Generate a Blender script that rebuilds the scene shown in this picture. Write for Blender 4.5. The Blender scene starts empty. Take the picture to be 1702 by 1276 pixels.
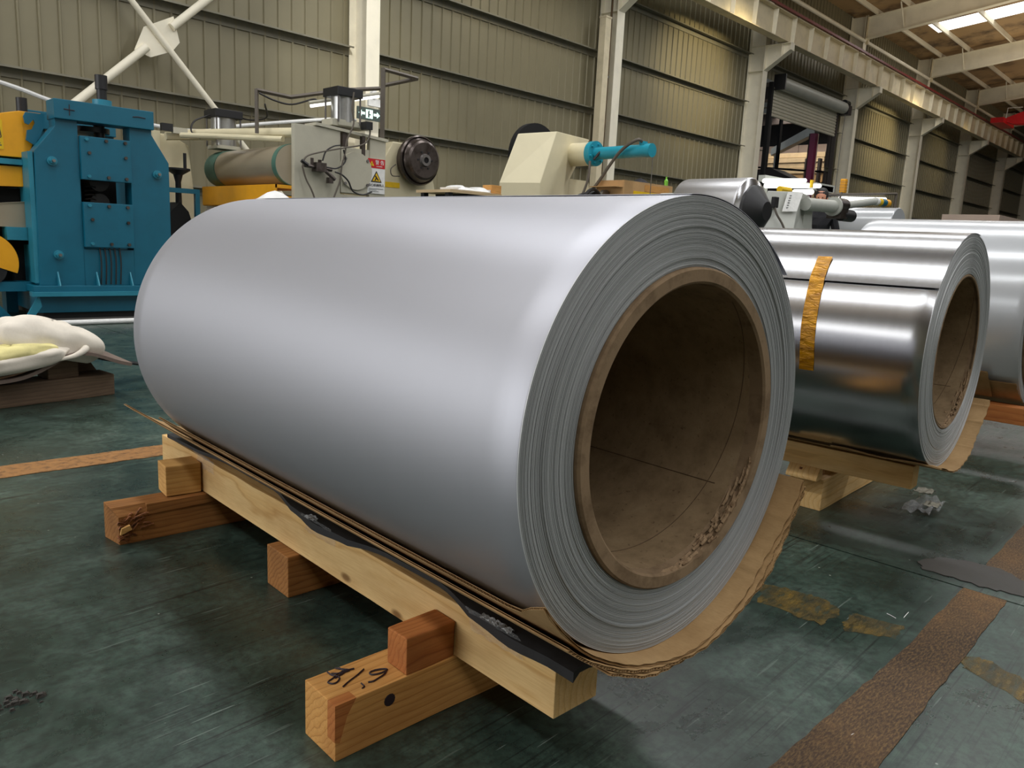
import bpy, bmesh, math, random
from math import sin, cos, pi, radians, sqrt, atan2
from mathutils import Vector, Matrix
random.seed(7)
SC = bpy.context.scene
COL = SC.collection
# ------------------------------------------------------------------ camera
F_PX, YAW, PITCH, ROLL, CAM_H = 1292.42, 0.7636, 0.1828, 0.0485, 0.9624
_f = Vector((sin(YAW)*cos(PITCH), cos(YAW)*cos(PITCH), -sin(PITCH)))
_r = _f.cross(Vector((0, 0, 1))).normalized(); _u = _r.cross(_f)
_r, _u = cos(ROLL)*_r + sin(ROLL)*_u, -sin(ROLL)*_r + cos(ROLL)*_u
cd = bpy.data.cameras.new('camera'); cam = bpy.data.objects.new('camera', cd); COL.objects.link(cam)
cam.matrix_world = Matrix(((_r.x, _u.x, -_f.x, 0), (_r.y, _u.y, -_f.y, 0), (_r.z, _u.z, -_f.z, CAM_H), (0, 0, 0, 1)))
cd.sensor_width = 36.0; cd.sensor_fit = 'HORIZONTAL'; cd.lens = F_PX/1702*36; cd.clip_start = 0.05; cd.clip_end = 300
SC.camera = cam
# ------------------------------------------------------------------ world, exposure, lights
vs = SC.view_settings
vs.view_transform = 'Standard'; vs.look = 'None'; vs.gamma = 1.0; vs.use_curve_mapping = False; vs.exposure = -0.05
w = bpy.data.worlds.new('world'); SC.world = w; w.use_nodes = True
w.node_tree.nodes['Background'].inputs[0].default_value = (0.86, 0.93, 1.0, 1); w.node_tree.nodes['Background'].inputs[1].default_value = 0.6
WA = 0.0529                                   # the hall's long wall runs at this angle to world X
def W(s, d, z=0.0):                           # wall frame (along wall, towards wall, up) -> world
    return Vector((s*cos(WA) - d*sin(WA), s*sin(WA) + d*cos(WA), z))
def area(name, loc, target, sx, sy, power, col=(1, 1, 1), spread=180):
    l = bpy.data.lights.new(name, 'AREA'); l.shape = 'RECTANGLE'; l.size = sx; l.size_y = sy; l.energy = power; l.color = col
    l.spread = radians(spread)
    o = bpy.data.objects.new(name, l); COL.objects.link(o); o.location = loc
    d = Vector(target) - Vector(loc)
    q = d.to_track_quat('-Z', 'Y'); o.rotation_euler = q.to_euler(); return o
def spot(name, loc, target, power, ang, col, blend=0.6, r=0.15):
    l = bpy.data.lights.new(name, 'SPOT'); l.energy = power; l.spot_size = radians(ang); l.spot_blend = blend; l.color = col; l.shadow_soft_size = r
    o = bpy.data.objects.new(name, l); COL.objects.link(o); o.location = loc
    o.rotation_euler = (Vector(target) - Vector(loc)).to_track_quat('-Z', 'Y').to_euler(); return o
DAY = (0.98, 0.985, 1.0)
# translucent roof strips (one per second bay), each strip runs up the roof slope
SKY = []
for s in (-5.0, 2.2, 9.6, 16.6, 33.9):
    for (da, db, za, zb) in ((9.4, 0.4, 9.55, 10.65), (-0.4, -12.5, 10.65, 9.2)):
        SKY.append((s, da, db, za, zb))
        p = W(s, (da+db)/2, (za+zb)/2 - 0.22)
        l = area('skylight_strip', p, p + Vector((0, 0, -1)), 1.0, abs(da-db), 400 if s < 20 else 300, DAY)
        dirv = (W(s, db, zb) - W(s, da, za)).normalized()
        zax = dirv.cross(Vector((cos(WA), sin(WA), 0))).normalized()
        if zax.z < 0: zax = -zax
        xax = dirv.cross(zax).normalized()
        l.matrix_world = Matrix(((xax.x, dirv.x, zax.x, p.x), (xax.y, dirv.y, zax.y, p.y), (xax.z, dirv.z, zax.z, p.z), (0, 0, 0, 1)))
# daylight through the big open gate in the left part of the back wall, plus an added fill light behind the camera
area('gate_and_fill_daylight', W(-6.2, 11.9, 2.6), W(-4.5, 2, 1.2), 8.0, 5.2, 330, DAY)
area('gate_and_fill_daylight', W(-13.6, 6.5, 3.4), W(2, 6.0, 2.0), 8.0, 6.0, 720, DAY)
area('gate_and_fill_daylight', W(9.0, -14.6, 3.2), W(7, 2, 0.8), 15.0, 6.0, 170, DAY)
# added warm spots for the yellow patches on the wall, no lamps modelled
for s, e_ in ((12.4, 120), (19.6, 800), (34.0, 900), (41.5, 200)):
    spot('warm_wall_spot', W(s+.6, 8.4, 6.95), W(s+.3, 12.2, 5.6), e_*.8, 66, (1.0, 0.82, 0.46), 0.9, 0.2)
spot('column_fill_spot', W(5.2, 4.5, 8.4), W(8.5, 11.7, 3.6), 1500, 26, (1.0, .98, .92), 0.8, 0.15)  # added spot that brightens the second column, no lamp stands behind it
for s in (27.0, 36.0, 46.0):      # added upward fill that brightens the underside of the roof
    p = W(s, 6.0, 6.9); area('roof_fill_light', p, p+Vector((0, 0, 1)), 7.0, 6.0, 130, (1.0, .86, .66))
p = W(34.5, 16.2, 7.2); area('yard_fill_light', p, p+Vector((0, 0, -1)), 3.0, 3.0, 260, (1.0, .93, .84))  # added fill that brightens the yard contents under the canopy

# ------------------------------------------------------------------ materials
def lin(c):
    return c/12.92 if c <= 0.04045 else ((c+0.055)/1.055)**2.4
def rgb(r, g, b): return (lin(r/255), lin(g/255), lin(b/255), 1)
def base_mat(name):
    m = bpy.data.materials.new(name); m.use_nodes = True; nt = m.node_tree
    return m, nt, nt.nodes['Principled BSDF']
def nd(nt, t, **kw):
    n = nt.nodes.new(t)
    for k, v in kw.items():
        if k in n.inputs: n.inputs[k].default_value = v
        else: setattr(n, k, v)
    return n
def ramp(nt, fac, stops):
    r = nt.nodes.new('ShaderNodeValToRGB'); e = r.color_ramp.elements
    while len(e) < len(stops): e.new(0.5)
    for i, (p, c) in enumerate(stops):
        e[i].position = p; e[i].color = c if len(c) == 4 else (*c, 1)
    nt.links.new(fac, r.inputs[0]); return r.outputs[0]
def coords(nt, scale=(1, 1, 1), loc=(0, 0, 0), src='Object'):
    tc = nd(nt, 'ShaderNodeTexCoord'); mp = nd(nt, 'ShaderNodeMapping')
    mp.inputs['Scale'].default_value = scale; mp.inputs['Location'].default_value = loc
    nt.links.new(tc.outputs[src], mp.inputs[0]); return mp.outputs[0]
def noise(nt, vec, scale, detail=4, rough=0.55, dist=0.0):
    n = nd(nt, 'ShaderNodeTexNoise'); n.inputs['Scale'].default_value = scale; n.inputs['Detail'].default_value = detail
    n.inputs['Roughness'].default_value = rough; n.inputs['Distortion'].default_value = dist
    nt.links.new(vec, n.inputs['Vector']); return n.outputs['Fac']
def mixc(nt, fac, a, b, mode='MIX'):
    n = nd(nt, 'ShaderNodeMix', data_type='RGBA', blend_type=mode)
    for s, v in ((n.inputs[0], fac), (n.inputs[6], a), (n.inputs[7], b)):
        if hasattr(v, 'is_output'): nt.links.new(v, s)
        else: s.default_value = v
    return n.outputs[2]
def bump(nt, bs, h, strength=0.3, dist=0.002):
    b = nd(nt, 'ShaderNodeBump'); b.inputs['Strength'].default_value = strength; b.inputs['Distance'].default_value = dist
    nt.links.new(h, b.inputs['Height']); nt.links.new(b.outputs[0], bs.inputs['Normal'])
def paint(name, col, rough=0.45, metal=0.0, var=0.25, scale=6, bumps=0.1, dark=None, src='Object', spec=0.5):
    m, nt, bs = base_mat(name)
    v = coords(nt, src=src); n = noise(nt, v, scale, 6, 0.65)
    dk = dark or tuple(c*(1-var) for c in col[:3])+(1,)
    lt = tuple(min(1, c*(1+var*0.35)) for c in col[:3])+(1,)
    c = ramp(nt, n, [(0.3, dk), (0.52, col), (0.75, lt)])
    nt.links.new(c, bs.inputs['Base Color'])
    r = nd(nt, 'ShaderNodeMapRange'); r.inputs[3].default_value = rough*0.8; r.inputs[4].default_value = min(1, rough*1.25)
    nt.links.new(n, r.inputs[0]); nt.links.new(r.outputs[0], bs.inputs['Roughness'])
    bs.inputs['Metallic'].default_value = metal; bs.inputs['Specular IOR Level'].default_value = spec
    if bumps: bump(nt, bs, noise(nt, v, scale*12, 3), bumps, 0.001)
    return m
def plain(name, col, rough=0.5, metal=0.0, emit=0.0):
    m, nt, bs = base_mat(name)
    v = coords(nt); n = noise(nt, v, 25, 3)
    c = ramp(nt, n, [(0.3, tuple(x*0.88 for x in col[:3])+(1,)), (0.7, col)])
    nt.links.new(c, bs.inputs['Base Color']); bs.inputs['Roughness'].default_value = rough; bs.inputs['Metallic'].default_value = metal
    if emit: bs.inputs['Emission Color'].default_value = col; bs.inputs['Emission Strength'].default_value = emit
    return m
def wood(name, light, mid, dark, ring=9.0, off=(0.05, 0.09), grey=0.0, loc=(0, 0, 0), rough=0.7):
    """timber: growth rings round a pith beside the board, running along local X"""
    m, nt, bs = base_mat(name)
    v = coords(nt, (0.35, 1, 1), loc); sp = nd(nt, 'ShaderNodeSeparateXYZ'); nt.links.new(v, sp.inputs[0])
    wob = noise(nt, coords(nt, (0.8, 5, 5), loc), 2.2, 3)
    def mth(op, a, b=None):
        n = nd(nt, 'ShaderNodeMath', operation=op)
        for i, x in enumerate((a, b)):
            if x is None: continue
            if hasattr(x, 'is_output'): nt.links.new(x, n.inputs[i])
            else: n.inputs[i].default_value = x
        return n.outputs[0]
    y = mth('ADD', sp.outputs[1], off[0]); z = mth('ADD', sp.outputs[2], off[1])
    r = mth('SQRT', mth('ADD', mth('MULTIPLY', y, y), mth('MULTIPLY', z, z)))
    r = mth('ADD', r, mth('MULTIPLY', wob, 0.045))
    f = mth('FRACT', mth('MULTIPLY', r, ring*10))
    grain = noise(nt, coords(nt, (3, 90, 90), loc), 4, 5, 0.6)
    c1 = ramp(nt, f, [(0.0, mid), (0.45, light), (0.8, light), (0.94, dark), (1.0, mid)])
    c1 = mixc(nt, 0.55, c1, mid)
    c2 = mixc(nt, ramp(nt, grain, [(0.38, (0, 0, 0, 1)), (0.75, (1, 1, 1, 1))]), c1, dark)
    c2 = mixc(nt, 0.35, c1, c2)
    big = noise(nt, coords(nt, (1.2, 3, 3), loc), 3.0, 4, 0.6)
    c3 = mixc(nt, ramp(nt, big, [(0.45, (0, 0, 0, 1)), (0.8, (0.55, 0.55, 0.55, 1))]), c2, dark)
    if grey: c3 = mixc(nt, grey, c3, rgb(120, 112, 100))
    # a few knots
    vo = nd(nt, 'ShaderNodeTexVoronoi', feature='F1'); vo.inputs['Scale'].default_value = 3.1
    nt.links.new(coords(nt, (1.0, 2.2, 2.2), (loc[0]+.31, loc[1]+.2, loc[2]+.4)), vo.inputs['Vector'])
    k = ramp(nt, vo.outputs['Distance'], [(0.0, (1, 1, 1, 1)), (0.05, (0.9, 0.9, 0.9, 1)), (0.09, (0, 0, 0, 1))])
    c3 = mixc(nt, k, c3, tuple(x*0.45 for x in dark[:3])+(1,))
    nt.links.new(c3, bs.inputs['Base Color']); bs.inputs['Roughness'].default_value = rough
    bs.inputs['Specular IOR Level'].default_value = 0.3
    bump(nt, bs, grain, 0.25, 0.0015)
    return m
MT = {}
def ring_metal(name, col, rough, band=0.0, metal=1.0):
    """rolled sheet: faint lines running round the coil (local Y is the axis)"""
    m, nt, bs = base_mat(name)
    a = noise(nt, coords(nt, (0.3, 60, 0.3)), 3.0, 4, 0.7)
    c = ramp(nt, a, [(0.3, tuple(x*(1-band) for x in col[:3])+(1,)), (0.7, col)])
    nt.links.new(c, bs.inputs['Base Color']); bs.inputs['Metallic'].default_value = metal
    r = nd(nt, 'ShaderNodeMapRange'); r.inputs[3].default_value = rough*0.92; r.inputs[4].default_value = rough*1.08
    nt.links.new(a, r.inputs[0]); nt.links.new(r.outputs[0], bs.inputs['Roughness'])
    return m
MT['satin'] = ring_metal('satin_aluminium', rgb(182, 183, 190), 0.5, 0.012, 0.85)
MT['mirror'] = ring_metal('bright_aluminium', rgb(176, 176, 177), 0.22, 0.06)
MT['whitecoat'] = paint('white_coated_sheet', rgb(186, 189, 192), 0.22, 0.15, 0.03, 2, 0)
MT['greycoil'] = ring_metal('grey_aluminium', rgb(200, 200, 202), 0.38, 0.02)
def edge_metal():
    m, nt, bs = base_mat('layered_sheet_edges')
    # radius in the XZ plane: fine banding from layer to layer
    v = coords(nt); sp = nd(nt, 'ShaderNodeSeparateXYZ'); nt.links.new(v, sp.inputs[0])
    cb = nd(nt, 'ShaderNodeCombineXYZ'); nt.links.new(sp.outputs[0], cb.inputs[0]); nt.links.new(sp.outputs[2], cb.inputs[1])
    ln = nd(nt, 'ShaderNodeVectorMath', operation='LENGTH'); nt.links.new(cb.outputs[0], ln.inputs[0])
    c1 = nd(nt, 'ShaderNodeCombineXYZ'); nt.links.new(ln.outputs['Value'], c1.inputs[0])
    n1 = noise(nt, c1.outputs[0], 420, 2, 0.8)
    n2 = noise(nt, c1.outputs[0], 60, 2, 0.6)
    c = ramp(nt, n1, [(0.32, rgb(96, 98, 96)), (0.5, rgb(178, 180, 180)), (0.68, rgb(226, 228, 228))])
    c = mixc(nt, 0.25, c, ramp(nt, n2, [(0.3, rgb(140, 142, 140)), (0.7, rgb(214, 216, 216))]))
    nt.links.new(c, bs.inputs['Base Color']); bs.inputs['Metallic'].default_value = 0.45; bs.inputs['Roughness'].default_value = 0.5
    return m
MT['edges'] = edge_metal()
MT['core'] = paint('paper_core_brown', rgb(136, 114, 88), 0.85, 0, 0.18, 18, 0.35, dark=rgb(104, 84, 62), spec=0.2)
MT['core_torn'] = paint('torn_paper', rgb(150, 126, 98), 0.95, 0, 0.5, 60, 0.8, dark=rgb(96, 72, 50), spec=0.1)
def core_inside():
    m, nt, bs = base_mat('paper_core_inside')
    v = coords(nt); n = noise(nt, v, 14, 6, 0.7); n2 = noise(nt, v, 120, 2, 0.5)
    c = ramp(nt, n, [(0.3, rgb(116, 96, 70)), (0.6, rgb(144, 122, 92)), (0.8, rgb(158, 138, 108))])
    c = mixc(nt, ramp(nt, n2, [(0.66, (0, 0, 0, 1)), (0.74, (0.5, 0.5, 0.5, 1))]), c, rgb(70, 50, 34))
    nt.links.new(c, bs.inputs['Base Color']); bs.inputs['Roughness'].default_value = 0.8; bs.inputs['Specular IOR Level'].default_value = 0.25
    bump(nt, bs, n2, 0.15, 0.001)
    return m
MT['core_in'] = core_inside()
MT['seam'] = plain('core_seam_dark', rgb(84, 64, 44), 0.9)
def kraft():
    m, nt, bs = base_mat('kraft_cardboard')
    v = coords(nt); n = noise(nt, v, 7, 5, 0.6); fib = noise(nt, coords(nt, (6, 1, 6)), 60, 3)
    c = ramp(nt, n, [(0.3, rgb(158, 126, 84)), (0.6, rgb(182, 150, 106)), (0.8, rgb(194, 164, 122))])
    c = mixc(nt, ramp(nt, fib, [(0.4, (0, 0, 0, 1)), (0.8, (0.25, 0.25, 0.25, 1))]), c, rgb(120, 86, 52))
    nt.links.new(c, bs.inputs['Base Color']); bs.inputs['Roughness'].default_value = 0.75; bs.inputs['Specular IOR Level'].default_value = 0.25
    bump(nt, bs, n, 0.3, 0.004)
    return m
MT['kraft'] = kraft()
MT['foam'] = paint('black_foam', rgb(38, 38, 40), 0.6, 0, 0.4, 30, 0.3)
def film():
    m, nt, bs = base_mat('clear_plastic_film')
    bs.inputs['Base Color'].default_value = (0.9, 0.92, 0.94, 1); bs.inputs['Roughness'].default_value = 0.08
    bs.inputs['Alpha'].default_value = 0.16
    bump(nt, bs, noise(nt, coords(nt), 60, 4, 0.7, 0.6), 1.0, 0.02)
    return m
MT['film'] = film()
MT['glint'] = film(); MT['glint'].name = 'crumpled_film'; MT['glint'].node_tree.nodes['Principled BSDF'].inputs['Alpha'].default_value = 0.5
MT['pine'] = wood('pale_pine', rgb(244, 214, 158), rgb(236, 196, 130), rgb(188, 136, 76), 5.5, (0.09, -0.03))
MT['pine2'] = wood('orange_pine', rgb(228, 176, 106), rgb(210, 154, 84), rgb(148, 90, 42), 8.0, (0.02, 0.07), 0, (1.3, .2, .1))
MT['redwood'] = wood('reddish_block', rgb(196, 130, 72), rgb(178, 108, 54), rgb(116, 62, 30), 8.0, (0.06, 0.04), 0, (3.1, .5, .2))
MT['pine3'] = wood('yellow_pine', rgb(226, 184, 116), rgb(210, 160, 92), rgb(156, 106, 52), 7.0, (-0.05, 0.09), 0, (5.7, .1, .9))
MT['brownwood'] = wood('brown_timber', rgb(178, 128, 72), rgb(152, 100, 50), rgb(84, 50, 26), 9, (0.08, 0.05), 0, (8.7, .4, .3))
MT['oldwood'] = wood('old_dark_timber', rgb(128, 104, 80), rgb(104, 82, 62), rgb(62, 46, 34), 9, (0.08, 0.06), 0.15, (2.2, .8, .6))
MT['splinter'] = paint('splintered_wood', rgb(150, 96, 58), 0.9, 0, 0.6, 60, 0.6, dark=rgb(60, 34, 20))
MT['marker'] = plain('marker_ink', rgb(40, 22, 30), 0.6)

def floor_mat():
    m, nt, bs = base_mat('green_floor_paint')
    v = coords(nt, src='Object')
    big = noise(nt, v, 0.9, 6, 0.65, 0.5); mid = noise(nt, v, 4.0, 6, 0.7, 0.3); fine = noise(nt, v, 45, 4, 0.7)
    c = ramp(nt, mid, [(0.28, rgb(24, 32, 28)), (0.46, rgb(46, 64, 56)), (0.6, rgb(72, 94, 83)), (0.8, rgb(124, 136, 125))])
    c2 = ramp(nt, big, [(0.32, rgb(20, 26, 23)), (0.5, rgb(50, 66, 57)), (0.68, rgb(86, 102, 90))])
    c = mixc(nt, 0.5, c, c2)
    c = mixc(nt, ramp(nt, fine, [(0.35, (0.7, 0.7, 0.7, 1)), (0.6, (0, 0, 0, 1))]), c, rgb(30, 36, 33))
    # scratches in three directions
    tot = None
    for ang, sc, th in ((0.4, 0.8, 0.635), (1.9, 1.1, 0.65), (2.75, 0.7, 0.64), (1.2, 0.5, 0.66)):
        mp = nd(nt, 'ShaderNodeMapping'); tc = nd(nt, 'ShaderNodeTexCoord'); nt.links.new(tc.outputs['Object'], mp.inputs[0])
        mp.inputs['Rotation'].default_value = (0, 0, ang); mp.inputs['Scale'].default_value = (2.2*sc, 120*sc, 1)
        n = noise(nt, mp.outputs[0], 1.0, 2, 0.5)
        q = ramp(nt, n, [(th, (0, 0, 0, 1)), (th+0.02, (1, 1, 1, 1))])
        tot = q if tot is None else mixc(nt, 1.0, tot, q, 'ADD')
    patch = ramp(nt, noise(nt, v, 1.7, 3), [(0.42, (0.1, 0.1, 0.1, 1)), (0.6, (0.75, 0.75, 0.75, 1))])
    c = mixc(nt, mixc(nt, 1.0, tot, patch, 'MULTIPLY'), c, rgb(24, 28, 26))
    ms = nd(nt, 'ShaderNodeMapping'); tc = nd(nt, 'ShaderNodeTexCoord'); nt.links.new(tc.outputs['Object'], ms.inputs[0])
    ms.inputs['Rotation'].default_value = (0, 0, 1.1); ms.inputs['Scale'].default_value = (4, 90, 1)
    ls = ramp(nt, noise(nt, ms.outputs[0], 1.0, 2), [(0.68, (0, 0, 0, 1)), (0.70, (0.6, 0.6, 0.6, 1))])
    c = mixc(nt, mixc(nt, 1.0, ls, patch, 'MULTIPLY'), c, rgb(134, 146, 138))
    vs_ = nd(nt, 'ShaderNodeTexVoronoi', feature='F1'); vs_.inputs['Scale'].default_value = 9.0; nt.links.new(v, vs_.inputs['Vector'])
    c = mixc(nt, ramp(nt, vs_.outputs['Distance'], [(0.0, (0.9, 0.9, 0.9, 1)), (0.022, (0.7, 0.7, 0.7, 1)), (0.03, (0, 0, 0, 1))]), c, rgb(150, 156, 146))
    nt.links.new(c, bs.inputs['Base Color'])
    r = nd(nt, 'ShaderNodeMapRange'); r.inputs[1].default_value = 0.3; r.inputs[2].default_value = 0.7
    r.inputs[3].default_value = 0.2; r.inputs[4].default_value = 0.46
    nt.links.new(mid, r.inputs[0]); nt.links.new(r.outputs[0], bs.inputs['Roughness'])
    bs.inputs['Specular IOR Level'].default_value = 0.5
    bump(nt, bs, mid, 0.12, 0.006)
    return m
MT['floor'] = floor_mat()
def rust_mat():
    m, nt, bs = base_mat('rusty_floor_plate')
    v = coords(nt); a = noise(nt, v, 3.5, 5, 0.6); mp = nd(nt, 'ShaderNodeMapping'); tc = nd(nt, 'ShaderNodeTexCoord')
    nt.links.new(tc.outputs['Object'], mp.inputs[0]); mp.inputs['Rotation'].default_value = (0, 0, 0.6); mp.inputs['Scale'].default_value = (40, 140, 1)
    b = noise(nt, mp.outputs[0], 1.6, 3, 0.7)
    c = ramp(nt, a, [(0.3, rgb(46, 35, 27)), (0.55, rgb(72, 54, 37)), (0.75, rgb(108, 78, 46))])
    c = mixc(nt, ramp(nt, b, [(0.45, (0, 0, 0, 1)), (0.75, (0.7, 0.7, 0.7, 1))]), c, rgb(140, 112, 70))
    c = mixc(nt, ramp(nt, b, [(0.25, (0.8, 0.8, 0.8, 1)), (0.42, (0, 0, 0, 1))]), c, rgb(46, 34, 28))
    nt.links.new(c, bs.inputs['Base Color']); bs.inputs['Roughness'].default_value = 0.62; bs.inputs['Specular IOR Level'].default_value = 0.25
    bump(nt, bs, b, 0.6, 0.002)
    return m
MT['rust'] = rust_mat()
MT['rustlt'] = paint('ochre_rusty_strip', rgb(150, 106, 58), 0.55, 0, 0.3, 40, 0.5, dark=rgb(92, 64, 38))
def worn_yellow():
    m, nt, bs = base_mat('worn_yellow_marking')
    v = coords(nt); a = noise(nt, v, 14, 5, 0.7)
    c = ramp(nt, a, [(0.35, rgb(70, 66, 46)), (0.5, rgb(98, 84, 46)), (0.72, rgb(140, 112, 44))])
    nt.links.new(c, bs.inputs['Base Color']); bs.inputs['Roughness'].default_value = 0.5
    mp = nd(nt, 'ShaderNodeMapping'); tc = nd(nt, 'ShaderNodeTexCoord'); nt.links.new(tc.outputs['Object'], mp.inputs[0]); mp.inputs['Scale'].default_value = (12, 40, 1)
    nt.links.new(ramp(nt, noise(nt, mp.outputs[0], 1.2, 5, 0.75), [(0.40, (0.1, 0.1, 0.1, 1)), (0.62, (0.85, 0.85, 0.85, 1))]), bs.inputs['Alpha'])
    return m
MT['yelmark'] = worn_yellow()
MT['patch'] = paint('concrete_repair', rgb(60, 57, 52), 0.6, 0, 0.2, 20, 0.2)
MT['joint'] = plain('joint_dark', rgb(20, 22, 20), 0.9)
MT['sheet'] = paint('beige_wall_sheet', rgb(134, 127, 102), 0.42, 0.2, 0.07, 1.2, 0)
MT['girt'] = paint('galvanised_girt', rgb(132, 128, 112), 0.5, 0.3, 0.2, 5, 0.05)
MT['cream'] = paint('cream_steel_paint', rgb(242, 235, 214), 0.5, 0, 0.12, 1.5, 0.05)
MT['creamdark'] = paint('grubby_steel_paint', rgb(220, 207, 176), 0.55, 0, 0.22, 2.0, 0.05)
MT['redrail'] = plain('red_conductor_rail', rgb(112, 14, 18), 0.45)
MT['cranered'] = paint('crane_red', rgb(206, 8, 18), 0.35, 0, 0.12, 3, 0)
MT['rooflin'] = paint('roof_insulation_foil', rgb(176, 146, 106), 0.6, 0.1, 0.3, 0.9, 0.4, dark=rgb(62, 42, 28))
def skymat():
    m, nt, bs = base_mat('translucent_roof_sheet')
    bs.inputs['Base Color'].default_value = (0.9, 0.9, 0.88, 1); bs.inputs['Emission Color'].default_value = (1.0, 1.0, 0.96, 1); bs.inputs['Emission Strength'].default_value = 2.2
    return m
MT['sky'] = skymat()
MT['blue'] = paint('teal_machine_paint', rgb(6, 96, 120), 0.38, 0, 0.14, 3, 0.06)
MT['bluelt'] = paint('light_teal_paint', rgb(40, 128, 150), 0.4, 0, 0.15, 5, 0.06)
MT['bluetube'] = paint('turquoise_cylinder_paint', rgb(34, 148, 170), 0.35, 0, 0.12, 5, 0.03)
MT['yellow'] = paint('yellow_machine_paint', rgb(236, 166, 24), 0.4, 0, 0.12, 4, 0.04)
MT['beige'] = paint('beige_machine_paint', rgb(222, 212, 178), 0.45, 0, 0.08, 2, 0.05)
MT['greige'] = paint('grey_beige_machine_paint', rgb(186, 182, 164), 0.5, 0, 0.12, 3, 0.06)
MT['greym'] = paint('grey_machine_paint', rgb(178, 180, 172), 0.45, 0, 0.1, 3, 0.04)
MT['black'] = plain('black_paint', rgb(26, 26, 28), 0.45)
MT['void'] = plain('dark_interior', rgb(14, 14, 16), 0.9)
MT['steel'] = paint('worn_steel', rgb(136, 132, 130), 0.35, 0.8, 0.35, 9, 0.1)
MT['darksteel'] = paint('oily_dark_steel', rgb(92, 84, 80), 0.3, 0.8, 0.4, 8, 0.1, dark=rgb(58, 48, 44))
MT['alu'] = paint('cylinder_aluminium', rgb(190, 190, 188), 0.3, 0.85, 0.12, 9, 0.04)
MT['rubber'] = paint('green_rubber_roller', rgb(74, 112, 98), 0.4, 0, 0.2, 5, 0.03)
MT['rollbeige'] = paint('wrapped_roller', rgb(168, 156, 134), 0.35, 0.4, 0.08, 3, 0)
MT['cable'] = plain('cable_grey', rgb(96, 88, 78), 0.6)
MT['hose'] = plain('hose_black', rgb(30, 28, 28), 0.5)
MT['white'] = plain('white_surface', rgb(236, 236, 234), 0.5)
MT['paper'] = plain('paper_white', rgb(232, 232, 228), 0.8)
MT['signred'] = plain('sign_red', rgb(200, 20, 28), 0.5)
MT['signyel'] = plain('sign_yellow', rgb(240, 196, 20), 0.5)
MT['exitgreen'] = plain('exit_sign_grey', rgb(72, 84, 80), 0.5)
MT['exitwhite'] = plain('exit_sign_lit', rgb(216, 255, 240), 0.5, 0, 1.2)
MT['tube'] = plain('fluorescent_tube', rgb(255, 255, 250), 0.4, 0, 1.6)
MT['cloth'] = paint('off_white_cloth', rgb(226, 218, 204), 0.9, 0, 0.12, 9, 0.5, spec=0.1)
MT['clothyel'] = paint('yellowed_cloth', rgb(222, 212, 150), 0.9, 0, 0.2, 9, 0.5, spec=0.1)
MT['mat'] = paint('brown_rubber_mat', rgb(120, 104, 94), 0.6, 0, 0.25, 8, 0.2)
MT['matpink'] = paint('pinkish_board', rgb(178, 146, 122), 0.7, 0, 0.2, 8, 0.2)
MT['purple'] = plain('purple_door_post', rgb(116, 12, 62), 0.5)
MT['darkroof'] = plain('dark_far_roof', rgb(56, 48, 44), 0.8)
MT['boards'] = paint('stacked_board', rgb(196, 172, 134), 0.7, 0, 0.2, 3, 0.1)
MT['boardp'] = paint('pinkish_panel', rgb(206, 184, 168), 0.7, 0, 0.1, 2, 0)
MT['skin'] = plain('skin', rgb(214, 150, 120), 0.5)
MT['hair'] = plain('black_hair', rgb(20, 18, 18), 0.6)
MT['navy'] = plain('dark_clothes', rgb(20, 20, 26), 0.8)
MT['amber'] = None
def amber():
    m, nt, bs = base_mat('amber_tape')
    n = noise(nt, coords(nt, (20, 4, 20)), 3, 4, 0.6)
    c = ramp(nt, n, [(0.35, rgb(132, 86, 4)), (0.65, rgb(196, 138, 8))])
    nt.links.new(c, bs.inputs['Base Color']); bs.inputs['Roughness'].default_value = 0.16; bs.inputs['Metallic'].default_value = 0.35
    bump(nt, bs, noise(nt, coords(nt, (30, 10, 30)), 2, 4, 0.6, 0.5), 0.6, 0.01)
    return m
MT['amber'] = amber()
MT['cardbox'] = paint('cardboard_box', rgb(190, 152, 104), 0.8, 0, 0.15, 4, 0.1)
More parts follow.
